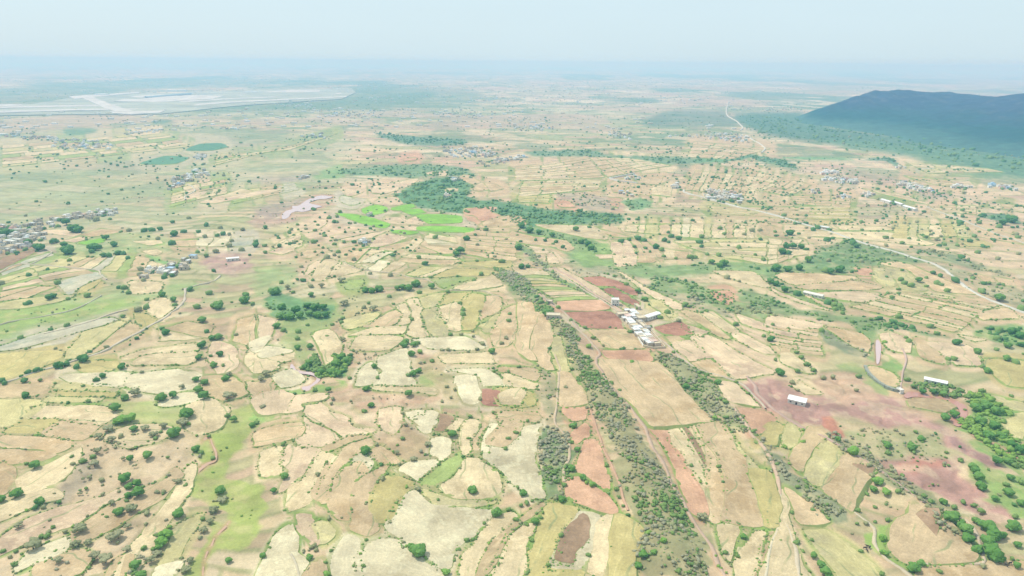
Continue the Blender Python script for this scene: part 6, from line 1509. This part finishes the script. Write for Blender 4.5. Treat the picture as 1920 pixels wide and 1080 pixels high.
# hedges and bushes along the banks between plots
for i, (W_, ck, ar, P) in enumerate(fields):
    d = np.hypot(*W_.mean(0)); L_ = np.r_[W_, W_[:1]]; s = np.r_[0, np.cumsum(np.hypot(*np.diff(L_, axis=0).T))]
    n = int(s[-1] / (6.0 + d * .006)); 
    if n < 2: continue
    t = rng.uniform(0, s[-1], n); x = np.interp(t, s, L_[:, 0]); y = np.interp(t, s, L_[:, 1])
    c = W_.mean(0); dx = x - c[0]; dy = y - c[1]; q = np.hypot(dx, dy) + 1e-6; x = x + dx / q * (1.0 + d * .001); y = y + dy / q * (1.0 + d * .001)
    k_ = (fbm(x, y, 38, 141, 2) > .56) & (rng.uniform(0, 1, n) < .22)
    x, y = x[k_], y[k_]; kd = np.array(list('gggod'))[rng.randint(0, 5, len(x))]
    add_plants(x, y, (.70 + d * .0005) * rng.lognormal(0, .42, len(x)).clip(.4, 2.4), kd)
# grass tufts and weeds on the banks
tuft = {k: [] for k in 'gol'}
for i, (W_, ck, ar, P) in enumerate(fields):
    d = np.hypot(*W_.mean(0))
    if d > 900: continue
    L_ = np.r_[W_, W_[:1]]; s = np.r_[0, np.cumsum(np.hypot(*np.diff(L_, axis=0).T))]; n = int(s[-1] / (1.0 + d * .0010))
    t = rng.uniform(0, s[-1], n); x = np.interp(t, s, L_[:, 0]); y = np.interp(t, s, L_[:, 1])
    c = W_.mean(0); dx = x - c[0]; dy = y - c[1]; q = np.hypot(dx, dy) + 1e-6; o_ = rng.normal(.9, .7, n); x = x + dx / q * o_; y = y + dy / q * o_
    k_ = rng.uniform(0, 1, n) < sm(.40, .60, fbm(x, y, 30, 145, 2) + .07); x, y = x[k_], y[k_]
    if not len(x): continue
    z = height(x, y); kd = np.array(list('lggo'))[rng.randint(0, 4, len(x))]; r = (.30 + d * .0004) * rng.lognormal(0, .4, len(x)).clip(.4, 2.2)
    for k in 'gol': tuft[k].append(np.c_[x, y, z, r][kd == k])
tuft = {k: np.concatenate(v) for k, v in tuft.items()}
# loose bushes on open ground
x = rng.uniform(-900, 1000, 2600); y = rng.uniform(250, 1500, 2600); ppx, ppy = PX(x, y)
inf = np.zeros(len(x), bool)
for p in [f[3] for f in fields]: inf |= inside(p, ppx, ppy)
k_ = (~inf) & (fbm(x, y, 90, 151, 3) > .47); x, y = x[k_], y[k_]
add_plants(x, y, rng.uniform(.7, 1.9, len(x)), np.array(list('googd'))[rng.randint(0, 5, len(x))])
# traced smaller trees that are past the limit for single objects
for t in trees[300:]:
    xx, yy, zz, dia = tree_pos(t); add_plants([xx], [yy], np.array([dia * .5]), [t[3]])
for cx, cy, rx, ry, n, ph, sl_ in VILLAGES:
    m_ = max(3, n // 2); a = rng.normal(0, .6, m_); b = rng.normal(0, .7, m_); x, y = G(cx + a * rx, cy + b * ry + a * rx * sl_)
    if n: add_plants(x, y, rng.uniform(1.8, 4.2, m_), np.array(list('ddg'))[rng.randint(0, 3, m_)])
# distant trees on the plain
n = 10000
dd = np.exp(rng.uniform(math.log(900), math.log(9000), n)); aa = np.radians(rng.uniform(-40, 40, n)); x = dd * np.sin(aa); y = dd * np.cos(aa)
cl = fbm(x, y, 240, 161, 4); k_ = rng.uniform(0, 1, n) < sm(.42, .66, cl) * .8 + .10
x, y, dd = x[k_], y[k_], dd[k_]
add_plants(x, y, (2.1 + dd * .0002) * rng.lognormal(0, .3, len(x)).clip(.5, 2), np.array(list('ddgdo'))[rng.randint(0, 5, len(x))])
near_s = {k: np.concatenate(v) for k, v in near_s.items() if v}; mid_s = {k: np.concatenate(v) for k, v in mid_s.items() if v}
import sys; print('near shrubs', sum(map(len, near_s.values())), 'mid', sum(map(len, mid_s.values())), 'fields', len(fields), 'trees', len(trees))
stuff_mesh('shrubs', {k: v for k, v in near_s.items() if len(v)}, 'low thorny shrubs covering the ridges, banks and slopes', 'shrubs', 2)
stuff_mesh('bank_grass', tuft, 'green grass tufts and weeds along the banks between plots', 'grass', 0)
stuff_mesh('distant_trees', {k: v for k, v in mid_s.items() if len(v)}, 'many small trees and bushes dotted over the far plain', 'trees', 0)

# ------------------------------------------------------------------ buildings
def box(V, F, MI, x0, x1, y0, y1, z0, z1, mi):
    n = len(V); V += [(x0,y0,z0),(x1,y0,z0),(x1,y1,z0),(x0,y1,z0),(x0,y0,z1),(x1,y0,z1),(x1,y1,z1),(x0,y1,z1)]
    F += [(n,n+3,n+2,n+1),(n+4,n+5,n+6,n+7),(n,n+1,n+5,n+4),(n+1,n+2,n+6,n+5),(n+2,n+3,n+7,n+6),(n+3,n,n+4,n+7)]; MI += [mi] * 6
cache = {}
def part(key, name, builder, mats, parent):
    if key not in cache:
        V, F, MI = [], [], []; builder(V, F, MI)
        o = put(name, V, F, mats, parent, MI); cache[key] = o.data
    else:
        o = bpy.data.objects.new(name, cache[key]); C.objects.link(o); o.parent = parent
    return o
def house(x, y, rot, w_, d_, h_, roof, label, cat='house', name='house', group=None, shed=False, wallm=None):
    e = bpy.data.objects.new(name, None); C.objects.link(e); e.location = (x, y, H1(x, y) + .2); e.rotation_euler = (0, 0, rot)
    tag(e, label, cat, group)
    wm = wallm or ('wall' if roof != 'flat' else 'flat')
    k = (w_, d_, h_, roof, shed, wm)
    part(k + ('w',), 'wall', lambda V, F, I: box(V, F, I, -w_/2, w_/2, -d_/2, d_/2, -1.2, h_, 0), [M[wm]], e)
    if shed:
        def rf(V, F, I):
            o_ = .5; n = len(V)
            V += [(-w_/2-o_, -d_/2-o_, h_), (w_/2+o_, -d_/2-o_, h_), (w_/2+o_, 0, h_+d_*.16), (-w_/2-o_, 0, h_+d_*.16), (w_/2+o_, d_/2+o_, h_), (-w_/2-o_, d_/2+o_, h_)]
            F.extend([(n, n+1, n+2, n+3), (n+3, n+2, n+4, n+5), (n, n+3, n+5), (n+1, n+4, n+2), (n, n+5, n+4, n+1)]); I.extend([0] * 5)
    else:
        def rf(V, F, I):
            box(V, F, I, -w_/2+.25, w_/2-.25, -d_/2+.25, d_/2-.25, h_-.1, h_+.15, 0)
            t = .25; q = h_ + .7
            box(V, F, I, -w_/2-.05, w_/2+.05, -d_/2-.05, -d_/2+t, h_, q, 0); box(V, F, I, -w_/2-.05, w_/2+.05, d_/2-t, d_/2+.05, h_, q, 0)
            box(V, F, I, -w_/2-.05, -w_/2+t, -d_/2+t, d_/2-t, h_, q, 0); box(V, F, I, w_/2-t, w_/2+.05, -d_/2+t, d_/2-t, h_, q, 0)
    part(k + ('r',), 'roof', rf, [M[roof]], e)
    part(k + ('d',), 'door', lambda V, F, I: box(V, F, I, -.6, .6, -d_/2-.06, -d_/2+.05, 0, 2.1, 0), [M['dark']], e)
    nwin = max(2, int(w_ / 4))
    for q in range(nwin):
        xx = -w_/2 + (q + .5) * w_ / nwin
        if abs(xx) < 1.1: continue
        for fl in range(2 if h_ > 5.5 else 1):
            o = part(('win',), 'window', lambda V, F, I: box(V, F, I, -.55, .55, -.05, .05, -.5, .5, 0), [M['dark']], e)
            o.location = (xx, -d_/2 - .02, 1.6 + fl * 3)
    return e
def gp(px_, py_): 
    a, b = G(px_, py_); return float(a), float(b)
for lb, nm, (a, b), w_, d_, h_, (a2, b2), rf in SINGLES:
    x, y = gp(a, b); x2, y2 = gp(a2, b2); rot = math.atan2(y2 - y, x2 - x)
    cat = nm.replace('_', ' ')
    house(x, y, rot, w_, d_, h_, rf, lb, cat=cat, name=nm, shed=nm == 'shed', wallm='pale' if nm == 'shed' else None)
x, y = gp(1165, 585); x2, y2 = gp(1248, 655); vrot = math.atan2(y2 - y, x2 - x)
RW = {'flat': 'white', 'white': 'white', 'cream': 'cream', 'pink': 'pinkish', 'grey': 'grey'}
cnt = {}
fl = sorted(FARM[1:], key=lambda q: (q[1], q[0]))
for a, b, w_, d_, h_, rf in fl:
    px_, py_ = 1120 + a / 12, 540 + b / 12
    x, y = gp(px_, py_); n_ = cnt.get(rf, 0); cnt[rf] = n_ + 1
    o_ = ['rearmost', 'second', 'third', 'fourth', 'fifth', 'sixth', 'seventh', 'eighth', 'ninth', 'tenth', 'eleventh', 'twelfth', 'thirteenth', 'fourteenth', 'fifteenth'][n_]
    house(x, y, vrot + (math.pi / 2 if w_ < d_ else 0), max(w_, d_), min(w_, d_) , h_, rf, f"{o_} {RW[rf]}-roofed house counted from the back of the farm village", group='houses of the farm village on the ridge')
# compound wall along the village
def wall_line(name, label, P, hgt, th, mat):
    W_ = np.array([gp(*p) for p in P]); V, F, MI = [], [], []
    for i in range(len(W_) - 1):
        a = W_[i]; b = W_[i + 1]; t = (b - a) / np.hypot(*(b - a)); nn = np.array([-t[1], t[0]]) * th / 2; z0 = H1(*a); z1 = H1(*b); n = len(V)
        for p, z in ((a, z0), (b, z1)):
            V += [(*(p + nn), z - 1), (*(p - nn), z - 1), (*(p - nn), z + hgt), (*(p + nn), z + hgt)]
        F += [(n,n+1,n+2,n+3),(n+4,n+7,n+6,n+5),(n,n+4,n+5,n+1),(n+1,n+5,n+6,n+2),(n+2,n+6,n+7,n+3),(n+3,n+7,n+4,n)]; MI += [0] * 6
    o = put(name, V, F, [M[mat]], None, MI); return tag(o, label, 'wall')
wall_line('compound_wall', 'long white compound wall on the left side of the farm village', [(1162, 588), (1172, 603), (1183, 617), (1196, 636), (1206, 652)], 2.2, .6, 'flat')
wall_line('compound_wall', 'cream compound wall closing the near end of the farm village', [(1206, 652), (1225, 656), (1247, 654)], 2.0, .6, 'cream')
wall_line('compound_wall', 'low cream wall on the right side of the farm village', [(1247, 654), (1232, 636), (1218, 620), (1205, 605)], 1.8, .5, 'cream')
wall_line('stone_weir', 'curved grey stone weir wall beside the dry channel', [(1622, 687), (1626, 696), (1634, 705), (1646, 716), (1660, 725), (1676, 731), (1684, 733)], 2.2, 2.4, 'stone')
wall_line('compound_wall', 'pale boundary wall of the compound on the right terraces', [(1190, 326), (1142, 336), (1160, 341), (1195, 345)], 3, 1.5, 'flat')

# dense and far villages
NUM = ORD
mats_v = ['flat', 'white', 'cream', 'wall', 'grey', 'pink', 'blue', 'pale']
WORDS = {'flat': 'whitewashed', 'white': 'bright white', 'cream': 'cream', 'wall': 'tan', 'grey': 'grey', 'pink': 'pinkish', 'blue': 'bluish', 'pale': 'pale'}
total = 0; rest = ([], [], []); VM = {}
allh = []
for cx, cy, rx, ry, n, ph, sl_ in VILLAGES:
    placed = []; tries = 0
    while len(placed) < n and tries < n * 30:
        tries += 1
        a = rng.normal(0, .52); b = rng.normal(0, .52)
        if abs(a) > 1 or abs(b) > 1: continue
        px_ = cx + a * rx; py_ = cy + b * ry + a * rx * sl_
        x, y = gp(px_, py_); 
        sz = rng.uniform(6.0, 11.5)
        if any((x - q[0]) ** 2 + (y - q[1]) ** 2 < (sz * .42 + q[2] * .42) ** 2 for q in placed): continue
        placed.append((x, y, sz)); allh.append((x, y, sz, ph, px_, cy))
allh.sort(key=lambda q: math.hypot(q[0], q[1]))
def simple_house(sz, mi_):
    key = ('sh', sz, mi_)
    if key not in cache:
        V, F, I = [], [], []; w_, d_, h_ = sz, sz * .7, 3.4
        box(V, F, I, -w_/2, w_/2, -d_/2, d_/2, -2, h_, 0)
        box(V, F, I, -w_/2-.1, w_/2+.1, -d_/2-.1, -d_/2+.3, h_, h_+.7, 1); box(V, F, I, -w_/2-.1, w_/2+.1, d_/2-.3, d_/2+.1, h_, h_+.7, 1)
        box(V, F, I, -w_/2-.1, -w_/2+.3, -d_/2+.3, d_/2-.3, h_, h_+.7, 1); box(V, F, I, w_/2-.3, w_/2+.1, -d_/2+.3, d_/2-.3, h_, h_+.7, 1)
        box(V, F, I, -w_/2+.3, w_/2-.3, -d_/2+.3, d_/2-.3, h_ - .1, h_+.2, 1)
        box(V, F, I, -w_*.3, -w_*.3+1.2, -d_/2-.06, -d_/2+.05, .1, 2.2, 2); box(V, F, I, w_*.15, w_*.15+1.4, -d_/2-.06, -d_/2+.05, 1, 2.3, 2)
        if sz > 10: box(V, F, I, -w_*.1, w_*.35, -d_*.1, d_*.35, h_+.2, h_+3, 1)
        me = bpy.data.meshes.new('house'); me.from_pydata(V, [], F)
        for q in ('wall' if mi_ % 2 else 'flat', mats_v[mi_], 'dark'): me.materials.append(M[q])
        me.polygons.foreach_set('material_index', I); cache[key] = me
    return cache[key]
percnt = {}
recs = []
for i, (x, y, sz, ph, px_, cy) in enumerate(allh):
    mi_ = int(rng.choice(8, p=[.26, .2, .14, .14, .10, .05, .04, .07])); q = [6, 7.5, 9, 11][min(3, int((sz - 6) / 1.4))]
    recs.append((x, y, q, mi_, ph, px_, rng.uniform(-.25, .25) + rng.choice([0, 1.57])))
LIM = 262
sel_ = recs[:LIM]; grp = {}
for i, r_ in enumerate(sel_): grp.setdefault((r_[4], r_[3]), []).append(i)
lbl = {}
for (ph, mi_), ids in grp.items():
    ids.sort(key=lambda i: sel_[i][5])
    for k_, i in enumerate(ids):
        if len(ids) == 1: lbl[i] = f"only {WORDS[mats_v[mi_]]} flat-roofed house {ph}"
        else: lbl[i] = f"{NUM[min(k_, 28)]}{' of the' if k_ == 0 else ' from left of the'} {WORDS[mats_v[mi_]]} houses {ph}"
for i, (x, y, q, mi_, ph, px_, rz) in enumerate(sel_):
    o = bpy.data.objects.new('house', simple_house(q, mi_)); C.objects.link(o); o.location = (x, y, H1(x, y) + .4); o.rotation_euler = (0, 0, rz)
    tag(o, short(lbl[i]), 'house', 'houses ' + ph)
V, F, I = [], [], []
for (x, y, q, mi_, ph, px_, rz) in recs[LIM:]:
    me = simple_house(q, mi_); n = len(V); z = H1(x, y) + .5; c_, s_ = math.cos(rz), math.sin(rz); g = 1.15
    V += [(x + (v.co.x * c_ - v.co.y * s_) * g, y + (v.co.x * s_ + v.co.y * c_) * g, z + v.co.z) for v in me.vertices]
    F += [tuple(k_ + n for k_ in p.vertices) for p in me.polygons]; I += [mi_ if p.material_index == 1 else (8 if p.material_index == 2 else mi_) for p in me.polygons]
# pale specks of farmsteads far out on the plain
for k_ in range(1500):
    d = math.exp(rng.uniform(math.log(2800), math.log(12000))); a = math.radians(rng.uniform(-38, 38)); x, y = d * math.sin(a), d * math.cos(a)
    if fbm(np.array([x]), np.array([y]), 700, 171, 3)[0] < .50: continue
    qx, qy = PX(x, y)
    if qx > 1380 and 190 < qy < 310: continue
    s_ = rng.uniform(4, 9) * (1 + d / 12000); z = H1(x, y); box(V, F, I, x - s_, x + s_, y - s_ * .6, y + s_ * .6, z - 3, z + 4 + d / 2500, int(rng.choice([0, 0, 1, 2, 7])))
if V:
    o = put('distant_houses', V, F, [M[q] for q in mats_v] + [M['dark']], None, I); tag(o, 'pale houses and farmsteads scattered over the far hazy plain', 'houses', kind='stuff')

# airport terminal, hangars
e = bpy.data.objects.new('airport_terminal', None); C.objects.link(e); x, y = gp(318, 182); x2, y2 = gp(370, 177.5); e.location = (x, y, H1(x, y)); e.rotation_euler = (0, 0, math.atan2(y2 - y, x2 - x)); tag(e, 'long dark-roofed airport terminal beyond the pale apron', 'airport terminal')
V, F, I = [], [], []; box(V, F, I, -260, 260, -14, 14, -3, 9, 0); put('hall', V, F, [M['grey']], e, I)
V, F, I = [], [], []; n = 0
for k_ in range(26):
    a0, a1 = -280 + k_ * 560 / 26, -280 + (k_ + 1) * 560 / 26
    for (u0, z0), (u1, z1) in (((-20, 9), (0, 15)), ((0, 15), (20, 9))):
        n = len(V); V += [(a0, u0, z0), (a1, u0, z0), (a1, u1, z1), (a0, u1, z1)]; F.append((n, n + 1, n + 2, n + 3)); I.append(0)
M['terminal'] = flat_mat('terminal_roof', (.20, .28, .33), .5, .05)
put('roof', V, F, [M['terminal']], e, I)
for k_ in range(4):
    V, F, I = [], [], []; xx = -200 + k_ * 130; box(V, F, I, xx - 6, xx + 6, -50, -14.5, -3, 7, 0); put('boarding_pier', V, F, [M['grey']], e, I)
for k_, (a, b, w_, lb) in enumerate([(322, 170, 40, 'pale hangar behind the airport terminal'), (470, 173, 60, 'low pale hangar row right of the terminal'), (192, 181, 40, 'small pale hangar at the left of the airport'), (342, 170, 30, 'second smaller pale hangar behind the terminal')]):
    x, y = gp(a, b); V, F, I = [], [], []; box(V, F, I, -w_, w_, -25, 25, -3, 12, 0); box(V, F, I, -w_ * .8, w_ * .8, -18, 18, 12, 15, 0)
    o = put('hangar', V, F, [M['white']], None, I, loc=(x, y, H1(x, y))); tag(o, lb, 'hangar', 'airport hangars')

# ------------------------------------------------------------------ cattle
def cow(x, y, rot, label):
    segs = []
    V, F, I = [], [], []
    def ring(cx, cz, ry_, rz_, n=8): 
        s = len(V)
        for k_ in range(n): t = k_ * 2 * math.pi / n; V.append((cx, ry_ * math.cos(t), cz + rz_ * math.sin(t)))
        return s
    prof = [(-.95, 1.05, .10, .12), (-.85, 1.05, .26, .32), (-.4, 1.0, .34, .38), (.2, .98, .36, .40), (.7, 1.05, .30, .38), (.95, 1.2, .18, .24), (1.2, 1.35, .13, .15), (1.35, 1.3, .11, .12), (1.6, 1.15, .07, .08)]
    rs = [ring(*p) for p in prof]
    for a, b in zip(rs[:-1], rs[1:]):
        for k_ in range(8): F.append((a + k_, a + (k_ + 1) % 8, b + (k_ + 1) % 8, b + k_))
    F.append(tuple(range(rs[0], rs[0] + 8))[::-1]); F.append(tuple(range(rs[-1], rs[-1] + 8)))
    for sx in (-.75, .65):
        for sy in (-.2, .2):
            n = len(V)
            for z_, r_, dx in ((.95, .13, 0), (.5, .075, .05 if sx < 0 else 0), (0, .06, 0)):
                for k_ in range(5): t = k_ * 2 * math.pi / 5; V.append((sx + dx + r_ * math.cos(t), sy + r_ * math.sin(t), z_))
            for j in (0, 5):
                for k_ in range(5): F.append((n + j + k_, n + j + (k_ + 1) % 5, n + j + 5 + (k_ + 1) % 5, n + j + 5 + k_))
    for sy in (-1, 1):
        n = len(V); V += [(1.3, .1 * sy, 1.4), (1.25, .28 * sy, 1.42), (1.3, .1 * sy, 1.33)]; F.append((n, n + 1, n + 2))
    key = 'cow'
    if key not in cache: o = put('cow', V, F, [M['cattle']]); cache[key] = o.data
    else: o = bpy.data.objects.new('cow', cache[key]); C.objects.link(o)
    o.location = (x, y, H1(x, y) + .5); o.rotation_euler = (0, 0, rot); tag(o, label, 'cow', 'cattle at the bottom right')
for k_, (a, b, l_) in enumerate([(1621, 1031, 'leftmost dark cow on the pale patch near the curving path'), (1625, 1036, 'lowest dark cow on the pale patch near the curving path'), (1626, 1028, 'topmost dark cow on the pale patch near the curving path'), (1630, 1030, 'rightmost dark cow on the pale patch near the curving path'),
        (1886, 1064, 'left dark cow on the sandy field at the bottom right corner'), (1893, 1060, 'right dark cow on the sandy field at the bottom right corner')]):
    x, y = gp(a, b); cow(x, y, k_ * 1.3, l_)

# ------------------------------------------------------------------ air
def haze():
    s = 64000; z0, z1 = -30, 275
    V, F, I = [], [], []; box(V, F, I, -s, s, -s, s, z0, z1, 0)
    m = bpy.data.materials.new('haze'); m.use_nodes = True; nt = m.node_tree
    for n in list(nt.nodes):
        if n.type != 'OUTPUT_MATERIAL': nt.nodes.remove(n)
    v = node(nt, 'ShaderNodeVolumePrincipled'); v.inputs['Color'].default_value = HAZE_COLOR; v.inputs['Density'].default_value = HAZE_DENSITY; v.inputs['Absorption Color'].default_value = (.65, .42, .4, 1); v.inputs['Anisotropy'].default_value = HAZE_ANISO
    nt.links.new(v.outputs[0], nt.nodes[0].inputs['Volume'])
    o = put('haze', V, F, [m], None, I); tag(o, 'pale bluish haze filling the air over the plain', 'haze', kind='stuff')
haze()
